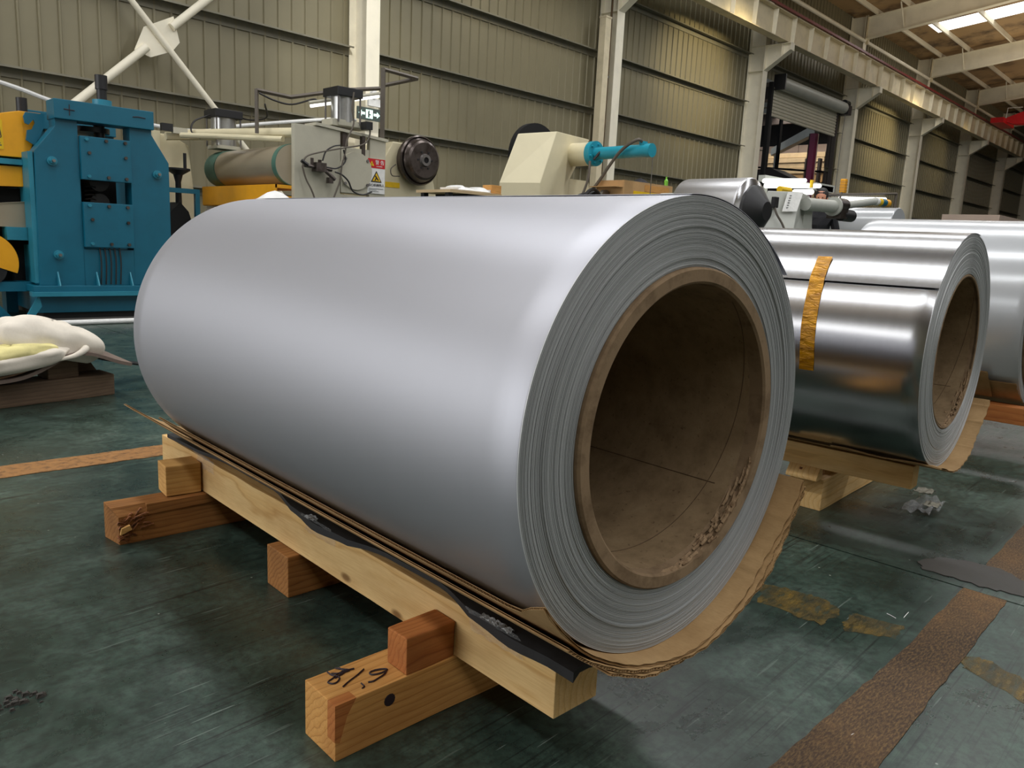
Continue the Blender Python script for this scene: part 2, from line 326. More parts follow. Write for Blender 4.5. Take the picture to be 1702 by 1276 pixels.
# ------------------------------------------------------------------ mesh helpers
class B:
    def __init__(s): s.v = []; s.f = []
    def add(s, vs, fs):
        o = len(s.v); s.v += [tuple(p) for p in vs]; s.f += [tuple(i+o for i in f) for f in fs]; return s
    def box(s, x0, x1, y0, y1, z0, z1):
        v = [(x, y, z) for x in (x0, x1) for y in (y0, y1) for z in (z0, z1)]
        return s.add(v, [(0, 1, 3, 2), (4, 6, 7, 5), (0, 4, 5, 1), (2, 3, 7, 6), (0, 2, 6, 4), (1, 5, 7, 3)])
    def hexa(s, p):      # 8 points: bottom 4 ccw, top 4 ccw
        return s.add(p, [(3, 2, 1, 0), (4, 5, 6, 7), (0, 1, 5, 4), (1, 2, 6, 5), (2, 3, 7, 6), (3, 0, 4, 7)])
    def prism(s, poly, axis, a0, a1):   # polygon in the other two axes (order x,y / x,z / y,z)
        def P(p, a):
            return (a, p[0], p[1]) if axis == 0 else (p[0], a, p[1]) if axis == 1 else (p[0], p[1], a)
        n = len(poly)
        v = [P(p, a0) for p in poly] + [P(p, a1) for p in poly]
        return s.add(v, [tuple(range(n)), tuple(range(2*n-1, n-1, -1))] + [(i, i+n, (i+1) % n + n, (i+1) % n) for i in range(n)])
    def rev(s, prof, axis=1, c=(0, 0, 0), seg=32, a0=0.0, a1=2*pi, closed=False):   # profile (radius, along) about axis through c
        full = abs(a1-a0-2*pi) < 1e-6; n = seg if full else seg+1
        v = []
        for i in range(n):
            a = a0+(a1-a0)*i/seg
            for r, t in prof:
                u, w_ = r*cos(a), r*sin(a)
                p = (t, u, w_) if axis == 0 else (u, t, w_) if axis == 1 else (u, w_, t)
                v.append((p[0]+c[0], p[1]+c[1], p[2]+c[2]))
        m = len(prof); f = []
        for i in range(seg):
            j = (i+1) % n
            for k in range(m if closed else m-1):
                l = (k+1) % m
                f.append((i*m+k, i*m+l, j*m+l, j*m+k))
        return s.add(v, f)
    def cyl(s, c, axis, r, a0, a1, seg=24, r2=None):
        r2 = r if r2 is None else r2
        return s.rev([(0.0, a0), (r, a0), (r2, a1), (0.0, a1)], axis, c, seg)
    def tube(s, pts, r, seg=8, caps=True):
        pts = [Vector(p) for p in pts]; n = len(pts); up = Vector((0, 0, 1)); rings = []
        t0 = (pts[1]-pts[0]).normalized(); a = t0.cross(up)
        if a.length < 1e-3: a = t0.cross(Vector((1, 0, 0)))
        a.normalize()
        for i in range(n):
            t = (pts[min(i+1, n-1)]-pts[max(i-1, 0)]).normalized()
            a = (a - t*a.dot(t)).normalized(); b = t.cross(a)
            rr = r[i] if isinstance(r, (list, tuple)) else r
            rings.append([pts[i]+(a*cos(2*pi*k/seg)+b*sin(2*pi*k/seg))*rr for k in range(seg)])
        v = [p for q in rings for p in q]
        f = [(i*seg+k, i*seg+(k+1) % seg, (i+1)*seg+(k+1) % seg, (i+1)*seg+k) for i in range(n-1) for k in range(seg)]
        if caps: f += [tuple(range(seg-1, -1, -1)), tuple((n-1)*seg+k for k in range(seg))]
        return s.add(v, f)
    def grid(s, fn, nu, nv, thick=0.0):   # fn(i,j)->point ; thick: second skin offset by fn2 via normals
        v = [Vector(fn(i/nu, j/nv)) for i in range(nu+1) for j in range(nv+1)]
        idx = lambda i, j: i*(nv+1)+j
        f = [(idx(i, j), idx(i+1, j), idx(i+1, j+1), idx(i, j+1)) for i in range(nu) for j in range(nv)]
        if not thick: return s.add(v, f)
        N = []
        for i in range(nu+1):
            for j in range(nv+1):
                a = v[idx(min(i+1, nu), j)]-v[idx(max(i-1, 0), j)]; b = v[idx(i, min(j+1, nv))]-v[idx(i, max(j-1, 0))]
                N.append(a.cross(b).normalized())
        m = len(v); v2 = v+[p+n_*thick for p, n_ in zip(v, N)]
        f2 = [tuple(reversed(q)) for q in f]+[tuple(i+m for i in q) for q in f]
        for i in range(nu):
            f2 += [(idx(i, 0), idx(i+1, 0), idx(i+1, 0)+m, idx(i, 0)+m), (idx(i+1, nv), idx(i, nv), idx(i, nv)+m, idx(i+1, nv)+m)]
        for j in range(nv):
            f2 += [(idx(0, j+1), idx(0, j), idx(0, j)+m, idx(0, j+1)+m), (idx(nu, j), idx(nu, j+1), idx(nu, j+1)+m, idx(nu, j)+m)]
        return s.add(v2, f2)
def obj(name, b, mat, parent=None, smooth=30, bev=0.0, loc=None, rz=0.0, rot=None, clean=True):
    me = bpy.data.meshes.new(name); bm = bmesh.new()
    vs = [bm.verts.new(p) for p in b.v]
    for f in b.f:
        try: bm.faces.new([vs[i] for i in f])
        except ValueError: pass
    if clean:
        bmesh.ops.remove_doubles(bm, verts=bm.verts, dist=1e-5)
        bmesh.ops.dissolve_degenerate(bm, dist=1e-6, edges=bm.edges)
    bmesh.ops.recalc_face_normals(bm, faces=bm.faces)
    if bev: bmesh.ops.bevel(bm, geom=[e for e in bm.edges if len(e.link_faces) == 2 and e.calc_face_angle(0) > 0.5], offset=bev, segments=2, affect='EDGES', profile=0.6)
    if smooth:
        for f in bm.faces: f.smooth = True
        for e in bm.edges:
            if len(e.link_faces) == 2 and e.calc_face_angle(0) > radians(smooth): e.smooth = False
    bm.to_mesh(me); bm.free()
    ms = mat if isinstance(mat, (list, tuple)) else [mat]
    for m in ms: me.materials.append(MT[m] if isinstance(m, str) else m)
    o = bpy.data.objects.new(name, me); COL.objects.link(o)
    if parent: o.parent = parent
    if loc is not None: o.location = loc
    if rot is not None: o.rotation_euler = rot
    elif rz: o.rotation_euler = (0, 0, rz)
    return o
def tag(o, label, cat, group=None):
    o['label'] = label; o['category'] = cat
    if group: o['group'] = group
    return o
def thing(name, label, cat, loc=(0, 0, 0), rz=0.0, group=None):
    o = bpy.data.objects.new(name, None); COL.objects.link(o); o.location = loc; o.rotation_euler = (0, 0, rz); o.empty_display_size = 0.1
    return tag(o, label, cat, group)
def struct(o): o['kind'] = 'structure'; return o
def sroot(name, loc=(0, 0, 0), rz=0.0):
    o = bpy.data.objects.new(name, None); COL.objects.link(o); o.location = loc; o.rotation_euler = (0, 0, rz); o.empty_display_size = 0.1
    return struct(o)
def share(src, name, parent, loc, rot=None, scale=None):
    o = bpy.data.objects.new(name, src.data); COL.objects.link(o); o.parent = parent; o.location = loc
    if rot: o.rotation_euler = rot
    if scale: o.scale = scale
    return o
def copy_tree(o, parent=None):
    c = o.copy(); COL.objects.link(c)
    if parent: c.parent = parent
    for ch in list(o.children): copy_tree(ch, c)
    return c
def smoothpath(pts, n=8):
    """Catmull-Rom through points"""
    P = [Vector(p) for p in pts]; P = [P[0]*2-P[1]]+P+[P[-1]*2-P[-2]]; out = []
    for i in range(1, len(P)-2):
        for k in range(n):
            t = k/n; a, b_, c, d = P[i-1], P[i], P[i+1], P[i+2]
            out.append(0.5*((2*b_)+(c-a)*t+(2*a-5*b_+4*c-d)*t*t+(3*b_-a-3*c+d)*t**3))
    out.append(P[-2]); return out
def at(px, py, Y):      # point of the world plane y=Y seen at that place of the photograph (used to read off positions)
    d = (px-851)/F_PX*_r - (py-638)/F_PX*_u + _f
    k = Y/d.y; return Vector((d.x*k, Y, d.z*k+CAM_H))

# ------------------------------------------------------------------ floor
fl = sroot('floor', (0, 0, 0), WA)
obj('slab_bed', B().box(-12, 75, -15, 13.6, -0.12, -0.02), 'joint', fl, 0)
cuts = [-12, -1.45, 2.553, 6.55, 10.55, 18.55, 30.55, 75]
for a, b_ in zip(cuts, cuts[1:]):
    obj('slab', B().box(a+0.004, b_-0.004, -15, 13.6, -0.06, 0.0), 'floor', fl, 0)
# rusty steel strips let into the floor, with wavering edges
def strip(x0, x1, ya, yb, n, amp, seed, h=0.0025, ends=None):
    rnd = random.Random(seed); b = B(); up = []; lo = []
    for i in range(n+1):
        x = x0+(x1-x0)*i/n
        up.append((x, (yb(x) if callable(yb) else yb)+rnd.uniform(-amp, amp))); lo.append((x, (ya(x) if callable(ya) else ya)+rnd.uniform(-amp, amp)))
    b.prism(lo+up[::-1], 2, 0.0002, h); return b
def frect(name, poly, mat, h=0.002, jit=0.0, seed=1, nsub=6):
    """thin irregular patch lying on the floor, outline in wall-frame metres"""
    rnd = random.Random(seed); pts = []
    for k in range(len(poly)):
        a, b_ = poly[k], poly[(k+1) % len(poly)]
        for i in range(nsub):
            t = i/nsub; pts.append((a[0]+(b_[0]-a[0])*t+rnd.uniform(-jit, jit), a[1]+(b_[1]-a[1])*t+rnd.uniform(-jit, jit)))
    return obj(name, B().prism(pts, 2, 0.0002, h), mat, fl, 0)
obj('rusty_strip', strip(-2.0, 2.549, 0.381, lambda x: .497+.03*max(0, (2.0-x))/.7 if x > 1.3 else .527, 110, 0.0025, 3), 'rust', fl, 0)
obj('rusty_strip', strip(2.70, 6.5, 0.378, 0.495, 80, 0.003, 4), 'rust', fl, 0)
obj('rusty_strip', strip(-2.2, 2.0, lambda x: 3.245-.07*(x-1.0), lambda x: 3.41-.08*(x-1.0), 60, 0.004, 5), 'rustlt', fl, 0)
def wf(x, y): return (x*cos(WA)+y*sin(WA), -x*sin(WA)+y*cos(WA))
frect('worn_yellow_mark', [wf(*p) for p in ((2.05, 1.03), (1.93, .98), (1.94, .79), (2.07, .80), (2.10, .90))], 'yelmark', 0.0012, 0.008, 5, 8)
frect('worn_yellow_mark', [wf(*p) for p in ((2.00, .765), (2.08, .775), (2.11, .65), (2.025, .637), (1.96, .745))], 'yelmark', 0.0012, 0.005, 8, 8)
frect('worn_yellow_mark', [wf(*p) for p in ((2.06, .505), (2.00, .46), (1.93, .26), (2.02, .24), (2.10, .46))], 'yelmark', 0.0012, 0.01, 11, 8)
frect('cement_patch', [wf(*p) for p in ((2.57, .76), (2.63, .80), (2.74, .75), (2.78, .60), (2.72, .50), (2.60, .49), (2.575, .60))], 'patch', 0.003, 0.008, 14, 6)
# ------------------------------------------------------------------ hall: back wall with ribbed sheets, girts, columns
DW = 12.2
CS = [-13.4, -6.1, 1.15, 8.37, 15.36, 22.64, 29.97, 37.57, 45.24, 53.0, 60.5, 68.0]       # left faces of the columns
bw = sroot('wall_back', (0, 0, 0), WA)
def rib_panel(wid, z0, z1, pitch=0.25):
    n = int(round(wid/pitch)); pts = []
    for i in range(n):
        x = i*pitch
        pts += [(x, 0.0), (x+0.012, -0.026), (x+0.036, -0.026), (x+0.048, 0.0)]
    pts.append((n*pitch, 0.0))
    b = B(); v = [(p[0], p[1], z) for z in (z0, z1) for p in pts]; m = len(pts)
    b.add(v, [(i, i+1, i+1+m, i+m) for i in range(m-1)]); return b
PW = 0.75
p0 = obj('wall_panel', rib_panel(PW, 0, 9.6), 'sheet', bw, 20, loc=(-14.0, DW, 0))
k = 1; s = -14.0+PW
pd = None; D0, D1, DZ = 23.95, 29.1, 6.35      # gate opening
while s < 69.5:
    if s+PW > D0 and s < D1-0.2:
        if pd is None: pd = obj('wall_panel', rib_panel(PW, DZ-0.02, 9.6), 'sheet', bw, 20, loc=(s, DW, 0))
        else: share(pd, 'wall_panel', bw, (s, DW, 0))
    else: share(p0, 'wall_panel', bw, (s, DW, 0))
    s += PW
obj('outer_sheathing', B().box(-14, D0-.25, DW+.02, DW+.1, 0, 9.7).box(D1+.25, 69.5, DW+.02, DW+.1, 0, 9.7).box(D0-.25, D1+.25, DW+.02, DW+.1, DZ+.1, 9.7), 'darkroof', bw, 0)
# girts: C-sections between columns at four levels (the one at low level only shows left of the gate)
GZ = [1.55, 2.86, 4.13, 5.42, 6.78, 8.1]
def girt(L):
    b = B(); pts = [(0, 0), (0, 0.0), ]
    prof = [(-0.17, 0.0), (-0.17, -0.028), (-0.165, -0.028), (-0.165, -0.005), (-0.006, -0.005), (-0.006, -0.13), (0.0, -0.13), (0.0, 0.0)]
    return b.prism(prof, 0, 0, L)
gm = {}
for i, a in enumerate(CS[:-1]):
    b_ = CS[i+1]; L = round(b_-a-0.3, 2)
    for z in GZ:
        if i == 6 - 1 and z < DZ:      # gate bay: two short pieces
            obj('girt', girt(D0-a-0.3), 'girt', bw, 0, loc=(a+0.3, DW-0.02, z))
            obj('girt', girt(b_-D1), 'girt', bw, 0, loc=(D1, DW-0.02, z)); continue
        zz = z-0.04 if i == 5 else z
        if L in gm: share(gm[L], 'girt', bw, (a+0.3, DW-0.02, zz))
        else: gm[L] = obj('girt', girt(L), 'girt', bw, 0, loc=(a+0.3, DW-0.02, zz))
# columns: H-section, web across the wall, with stiffened crane bracket
def column_parts(root, mat='cream'):
    b = B(); H = 9.45
    b.box(0, 0.28, -0.54, -0.526, 0, H).box(0, 0.28, -0.04, -0.026, 0, H)       # flanges (hall side, wall side)
    obj('flange', b, mat, root, 0)
    obj('web', B().box(0.132, 0.144, -0.526, -0.04, 0, H), mat, root, 0)
    b = B()
    for z in (6.27, 6.98): b.box(0.01, 0.132, -0.526, -0.04, z, z+0.012).box(0.144, 0.27, -0.526, -0.04, z, z+0.012)
    obj('stiffener', b, mat, root, 0)
    # bracket
    b = B().prism([(-0.54, 6.28), (-0.54, 6.96), (-1.30, 6.96), (-1.30, 6.78)], 0, 0.135, 0.147)
    b.prism([(-0.54, 6.96), (-1.32, 6.96), (-1.32, 6.974), (-0.54, 6.974)], 0, 0.02, 0.26)
    b.prism([(-0.54, 6.266), (-1.30, 6.766), (-1.32, 6.766), (-1.32, 6.78), (-1.30, 6.78), (-0.54, 6.28)], 0, 0.02, 0.26)
    b.box(0.02, 0.26, -1.32, -1.306, 6.76, 6.97)
    b.box(0.02, 0.26, -1.05, -1.035, 6.62, 6.97)
    obj('crane_bracket', b, mat, root, 0)
    obj('base_plate', B().box(-0.06, 0.34, -0.6, 0.0, 0, 0.02), mat, root, 0)
ordinal = ['', '', 'pale steel column at the lower left end of the cross brace, beyond the picture edge', 'bright white steel column behind the exit sign and tall air cylinder', 'pale column behind the turquoise cylinder, its bracket cut by the picture top', 'white column on the near side of the roller shutter gate', 'beige column on the far side of the roller shutter gate', 'bright cream column behind the white roll, second beyond the shutter gate', 'beige column third beyond the shutter gate', 'beige column fourth beyond the shutter gate', 'distant beige column last in the row', '']
c0 = None
colthings = []
for i, s in enumerate(CS):
    if i < 2 or i > 10: continue
    if c0 is None:
        c0 = thing('steel_column', ordinal[i], 'column', W(s, DW), WA, 'columns along the back wall'); column_parts(c0); c = c0
    else:
        c = copy_tree(c0); c.location = W(s, DW); c['label'] = ordinal[i]
    colthings.append(c)
# extra post and downpipe beside the column behind the turquoise cylinder
t = thing('service_post', 'slim beige post standing close beside the column behind the turquoise cylinder', 'post', W(15.10, 11.80), WA)
obj('post', B().box(-0.11, 0.09, -0.10, 0.08, 0, 6.05), 'creamdark', t, 0); obj('cap', B().box(-0.12, 0.10, -0.11, 0.09, 6.05, 6.09), 'creamdark', t, 0)
t = thing('drain_pipe', 'thin rusty pipe running up in the gap beside the beige post', 'pipe', W(15.25, 11.75), WA)
obj('pipe', B().tube([(0, 0, 0.0), (0, 0, 6.6)], 0.025, 10), 'rust', t); 
obj('pipe_clamp', B().rev([(0.026, -.02), (0.034, -.02), (0.034, .02), (0.026, .02)], 2, (0, 0, 4.8), 12, closed=True), 'steel', t)
# crane runway girder on the brackets
cg = thing('crane_runway_girder', 'long cream steel girder with upright stiffeners carried on the column brackets', 'girder', W(5, 11.13, 7.0), WA)
L0, L1 = -4.0, 60.0
obj('bottom_flange', B().box(L0, L1, -0.14, 0.14, 0, 0.018), 'creamdark', cg, 0)
obj('top_flange', B().box(L0, L1, -0.17, 0.17, 0.72, 0.74), 'creamdark', cg, 0)
obj('web', B().box(L0, L1, -0.006, 0.006, 0.018, 0.72), 'creamdark', cg, 0)
s0 = obj('web_stiffener', B().prism([(-0.006, 0.04), (-0.006, 0.72), (-0.155, 0.72), (-0.12, 0.04)], 0, 0, 0.012), 'cream', cg, 0, loc=(L0+.4, 0, 0))
x = L0+0.4+1.205
while x < L1: share(s0, 'web_stiffener', cg, (x, 0, 0)); x += 1.205
obj('crane_rail', B().box(L0, L1, -0.035, 0.035, 0.74, 0.80), 'darksteel', cg, 0)
t = thing('conductor_rail', 'thin dark red conductor rail along the top of the crane girder', 'rail', W(5, 10.93, 7.76), WA)
obj('rail_cover', B().box(-4, 60, -0.03, 0.03, 0.0, 0.07), 'redrail', t, 0)
b = B()
for i in range(26): b.box(-3.5+i*2.4, -3.46+i*2.4, 0.0, 0.16, -0.03, 0.0)
o_ = obj('rail_hanger', b, 'steel', t, 0); o_['kind'] = 'stuff'
# upper tie pipes between columns
lab = {3: 'round tie pipe under the roof above the frame top left', 4: 'round tie pipe high between the second and third columns', 5: 'grey tie pipe between columns above the roller shutter gate', 6: 'lit pale tie pipe between the two first roof rafters', 7: 'grey tie pipe between second and third roof rafters', 8: 'short bright tie pipe ending behind the red crane', 9: 'far tie pipe behind the red crane'}
for i in range(4, 10):
    a, b_ = CS[i], CS[i+1]
    t = thing('tie_pipe', lab[i], 'pipe', W(a+.2, 11.66, 8.6), WA, 'tie pipes under the eaves')
    obj('pipe', B().tube([(0.08, 0, 0), (b_-a-.12, 0, 0)], 0.065, 12), 'cream', t); obj('end_plate', B().box(0.0, 0.08, -0.09, 0.09, -0.09, 0.09), 'creamdark', t, 0)
# rafters: tapered I beams climbing towards the ridge
RID_D, RID_Z = 0.0, 10.85
def rz_(d): return 9.42+(11.6-d)*0.122
rl = ['roof rafter over the near gate column', 'large pale roof rafter, nearest in the picture, meeting the column left of the skylight', 'second pale roof rafter from the skylight', 'third pale roof rafter beyond the skylight, above the red crane', 'far roof rafter behind the red crane']
r0 = None
for i in range(3, 11):
    s = CS[i]+0.14
    if i < 6: lb = 'pale roof rafter above the picture frame' ; 
    if r0 is None:
        r0 = thing('roof_rafter', 'pale roof rafter above the picture frame', 'rafter', W(s, 11.62, 8.68), WA, 'roof rafters')
        def z(d): return (11.62-d)
        def bar(lo, hi, w2, name, mt):
            b = B()
            b.prism([(0, lo(0)), (-11.6, lo(11.6)), (-11.6, hi(11.6)), (0, hi(0))], 0, -w2, w2); obj(name, b, mt, r0, 0)
        lo = lambda u: 0.122*u if u < 3.2 else 0.39+0.1*(u-3.2)
        hi = lambda u: 0.70+0.108*u
        bar(lambda u: 0.128*u, lambda u: 0.112*u+0.70, 0.006, 'web', 'cream')
        bar(lambda u: 0.128*u-0.014, lambda u: 0.128*u, 0.12, 'bottom_flange', 'cream')
        bar(lambda u: 0.112*u+0.70, lambda u: 0.112*u+0.714, 0.12, 'top_flange', 'cream')
        obj('end_plate', B().box(-0.13, 0.13, -0.02, 0.0, -0.06, 0.78), 'creamdark', r0, 0)
        for u in (1.25, 4.25, 7.25):     # knee braces from bottom flange up to the purlins, both sides
            for sg in (-1, 1): obj('knee_brace', B().tube([(sg*0.02, -u, 0.128*u+0.02), (sg*0.62, -u, 0.112*u+0.78)], 0.024, 6), 'cream', r0, 0)
        r = r0
    else:
        r = copy_tree(r0); r.location = W(s, 11.62, 8.68)
        if i < 6: r['label'] = {4: 'roof rafter over the column with the turquoise cylinder', 5: 'roof rafter over the near column of the shutter gate'}.get(i)
    if i >= 6: r['label'] = rl[min(i-5, 4)]
    if i == 10: r['label'] = 'farthest roof rafter, hidden deep behind the red crane'
# roof covering, purlins, skylight sheets
rf = sroot('ceiling', (0, 0, 0), WA)
def roof_z(d): return 8.68+0.714+0.112*(11.62-d)+0.18
skys = [(-5.5, -4.5), (1.7, 2.7), (9.1, 10.1), (16.1, 17.1), (33.25, 34.55)]
xs = [-14]
for a, b_ in skys: xs += [a, b_]
xs.append(69.5)
for i in range(0, len(xs), 2):
    a, b_ = xs[i], xs[i+1]
    n = max(1, int((b_-a)/3.7))
    for j in range(n):
        u0, u1 = a+(b_-a)*j/n, a+(b_-a)*(j+1)/n
        obj('roof_sheet', B().hexa([(u0, 12.3, roof_z(12.3)), (u1, 12.3, roof_z(12.3)), (u1, 0, roof_z(0)), (u0, 0, roof_z(0)), (u0, 12.3, roof_z(12.3)+.05), (u1, 12.3, roof_z(12.3)+.05), (u1, 0, roof_z(0)+.05), (u0, 0, roof_z(0)+.05)]), 'rooflin', rf, 0)
for a, b_ in skys:
    obj('skylight_sheet', B().hexa([(a, 10.6, roof_z(10.6)), (b_, 10.6, roof_z(10.6)), (b_, 0.2, roof_z(.2)), (a, 0.2, roof_z(.2)), (a, 10.6, roof_z(10.6)+.02), (b_, 10.6, roof_z(10.6)+.02), (b_, 0.2, roof_z(.2)+.02), (a, 0.2, roof_z(.2)+.02)]), 'sky', rf, 0)
    obj('roof_sheet', B().hexa([(a, 12.3, roof_z(12.3)), (b_, 12.3, roof_z(12.3)), (b_, 10.6, roof_z(10.6)), (a, 10.6, roof_z(10.6)), (a, 12.3, roof_z(12.3)+.05), (b_, 12.3, roof_z(12.3)+.05), (b_, 10.6, roof_z(10.6)+.05), (a, 10.6, roof_z(10.6)+.05)]), 'rooflin', rf, 0)
pf = None
for d in (11.3, 10.25, 8.75, 7.25, 5.75, 4.25, 2.75, 1.25):
    zt = roof_z(d)-0.01
    if pf is None: pf = obj('purlin', B().prism([(-0.03, -0.17), (0.03, -0.17), (0.03, -0.162), (-0.022, -0.162), (-0.022, 0), (-0.03, 0)], 0, -14, 69.5), 'cream', rf, 0, loc=(0, d, zt))
    else: share(pf, 'purlin', rf, (0, d, zt))
# far slope of the roof and the other walls (outside the picture, they enclose the hall)
obj('roof_sheet', B().hexa([(-14, 0, roof_z(0)), (69.5, 0, roof_z(0)), (69.5, -15, roof_z(0)-1.65), (-14, -15, roof_z(0)-1.65), (-14, 0, roof_z(0)+.05), (69.5, 0, roof_z(0)+.05), (69.5, -15, roof_z(0)-1.6), (-14, -15, roof_z(0)-1.6)]), 'rooflin', rf, 0)
fw = sroot('wall_front', (0, 0, 0), WA); obj('wall_sheeting', B().box(-14, 69.5, -15.1, -15, 0, 9.4), 'sheet', fw, 0)
lw = sroot('wall_left', (0, 0, 0), WA); obj('wall_sheeting', B().box(-14.1, -14, -15, 12.3, 0, 11), 'sheet', lw, 0)
rw = sroot('wall_right', (0, 0, 0), WA); obj('wall_sheeting', B().box(69.5, 69.6, -15, 12.3, 0, 11), 'sheet', rw, 0)
# X brace with gusset between the first two columns
xb = thing('cross_brace', 'white pipe cross brace with square gusset plate on the wall top left', 'brace', W(5.0, 11.83, 3.6), WA)
def pl(s, z): return (s-5.0, 0, z-3.6)
d1 = ((4.58, 3.97+.08), (6.04, 2.40+.0)); sl1 = (2.40-3.97)/(6.04-4.58)
d2s = (4.22-2.55)/(5.65-3.86)
def l1(s): return 3.53+sl1*(s-4.97)
def l2(s): return 3.53+.05+d2s*(s-4.97)
obj('brace_pipe', B().tube([pl(1.6, l1(1.6)), pl(8.2, l1(8.2))], 0.042, 14), 'cream', xb)
obj('brace_pipe', B().tube([pl(1.6, l2(1.6)), pl(4.76, l2(4.76))], 0.058, 14), 'cream', xb)
obj('brace_pipe', B().tube([pl(5.12, l2(5.12)), pl(8.3, l2(8.3))], 0.058, 14), 'cream', xb)
obj('gusset_plate', B().prism([(-.40, -.28), (-.26, .05), (.16, .28), (.24, -.06), (.13, -.20), (-.18, -.34)], 1, 0.02, 0.035), 'cream', xb, 0)
# low tie pipes along the wall behind the machines
t = thing('wall_pipe', 'thin white pipe sloping down behind the yellow and blue machines', 'pipe', W(2.0, 11.7, 2.7), WA)
obj('pipe', B().tube(smoothpath([(-.6, 0, .14), (.93, 0, -.12), (1.6, 0, -.27), (2.76, 0, -.38), (3.46, 0, -.37), (4.13, 0, -.2), (5.65, 0, .1), (6.2, 0, .16)], 6), 0.028, 8), 'white', t)

# ------------------------------------------------------------------ roller shutter gate
sg = thing('roller_shutter', 'grey slatted roller shutter, half raised, under its exposed roll in the gate', 'shutter', W(23.9, 11.9, 5.17), WA)
obj('shutter_roll', B().rev([(0, 0.15), (0.20, 0.15), (0.20, 5.25), (0, 5.25)], 0, (0, -0.12, 1.0), 20), 'greym', sg)
obj('curtain', B().box(0.0, 5.1, 0.03, 0.04, 0.0, 0.9), 'greige', sg, 0)
s0 = obj('slat', B().prism([(0, 0.0), (-.022, .02), (-.022, .07), (0, .09)], 0, 0, 5.1), 'greige', sg, 0, loc=(0, 0.03, 0.0))
for i in range(1, 9): share(s0, 'slat', sg, (0, 0.03, i*0.1))
obj('guide_rail', B().box(-0.12, 0.0, -0.02, 0.1, -5.17, 1.0), 'void', sg, 0); obj('guide_rail', B().box(5.1, 5.22, -0.02, 0.1, -5.17, 1.0), 'darkroof', sg, 0)
obj('drive_motor', B().box(5.3, 5.6, -.3, .05, .78, 1.1).cyl((5.35, -.1, 1.2), 0, .11, 0, .35, 14), 'black', sg)
obj('hand_chain', B().tube([(5.32, -.2, .8), (5.24, -.2, -.4), (5.15, -.2, -4.4)], .012, 6), 'steel', sg)
obj('roll_bracket', B().box(.08, 0.14, -.33, .05, .78, 1.25), 'black', sg, 0)
# what shows through the gate: the neighbouring yard under a dark roof
t = thing('gate_post', 'tall magenta post at the far side of the open gate', 'post', W(28.75, 12.5, 0), WA); obj('post', B().box(0, .22, 0, .2, 0, 5.3), 'purple', t, 0); obj('edge_strip', B().box(.22, .27, -.01, .02, 0, 5.3), 'boardp', t, 0)
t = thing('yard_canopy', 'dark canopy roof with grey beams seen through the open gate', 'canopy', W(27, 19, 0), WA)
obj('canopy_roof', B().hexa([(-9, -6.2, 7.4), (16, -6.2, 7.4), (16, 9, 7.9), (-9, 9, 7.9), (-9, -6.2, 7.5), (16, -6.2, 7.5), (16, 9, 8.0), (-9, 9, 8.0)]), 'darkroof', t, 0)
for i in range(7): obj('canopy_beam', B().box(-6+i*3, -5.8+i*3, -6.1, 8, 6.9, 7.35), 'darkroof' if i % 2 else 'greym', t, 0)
for x_ in (-8, 12.5): obj('canopy_post', B().box(x_, x_+.2, 8, 8.2, 0, 7.4), 'darkroof', t, 0)
t = thing('inclined_conveyor', 'grey inclined beam crossing under the canopy beyond the gate', 'beam', W(31, 15, 0), WA)
obj('beam', B().hexa([(-.3, -1.6, 5.6), (0.1, -1.6, 5.6), (3.1, 1.6, 5.2), (2.7, 1.6, 5.2), (-.3, -1.6, 5.95), (.1, -1.6, 5.95), (3.1, 1.6, 5.5), (2.7, 1.6, 5.5)]), 'greym', t, 0)
obj('support', B().box(2.75, 2.9, 1.3, 1.45, 0, 5.2), 'greym', t, 0); obj('support', B().box(-.2, -.05, -1.5, -1.35, 0, 5.6), 'darkroof', t, 0)
t = thing('yard_wall', 'pinkish panelled wall under the canopy beyond the open gate', 'wall', W(38.2, 18, 0), WA)
for i in range(5): obj('panel', B().box(0, .1, -5+i*2.2, -2.82+i*2.2, 0, 6.2), 'boardp', t, 0)
obj('sky_block_panel', B().box(.02, .12, -5, 6, 6.2, 7.45), 'void', t, 0)  # added dark panel shutting out the bright sky above the wall
for j, (z0, h) in enumerate(((0.0, 1.5), (1.5, 1.3), (2.8, 1.0), (3.8, .8), (4.6, .5), (5.1, .45))):
    t = thing('board_stack', ['lowest', 'second lowest', 'third lowest', 'third highest', 'second highest', 'topmost'][j]+' pale stack of boards in the yard seen through the gate', 'boards', W(36.2, 16.6, z0), WA, 'board stacks in the yard')
    obj('board_layer', B().box(-.5, .6, -1.7+.1*(j % 2), 1.4, 0, h*.45).box(-.45, .6, -1.6, 1.3, h*.5, h-.02), 'boards' if j != 3 else 'cardbox', t, 0)
for j, (d_, l_, w_) in enumerate(((15.95, 'dark post left in the open gate', .08), (15.45, 'second dark post from the left in the open gate', .08), (14.0, 'pale wide post in the middle of the gate view', .24), (13.6, 'slim pale post right of the wide post in the gate view', .1))):
    t = thing('yard_post', l_, 'post', W(32.0, d_, 0), WA, 'posts in the yard'); obj('post', B().box(0, .2, 0, w_, 0, 6.8 if j < 2 else 4.8), 'boardp' if j > 1 else 'void', t, 0)
t = thing('yard_rail', 'thin dark rail crossing the posts beyond the gate', 'rail', W(31.9, 12.8, 4.2), WA); obj('rail', B().tube([(0, 0, 0), (0, 3.4, .3)], .04, 8), 'void', t)
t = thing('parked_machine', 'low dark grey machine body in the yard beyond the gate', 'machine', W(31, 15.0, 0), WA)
obj('body', B().prism([(-1.3, 0), (.5, 0), (.5, 4.25), (-.1, 4.3), (-1.3, 3.75)], 0, -.6, .6), 'darkroof', t, 0); obj('cover', B().box(-.62, -.6, -1.0, .6, 1.2, 3.0), 'greym', t, 0)
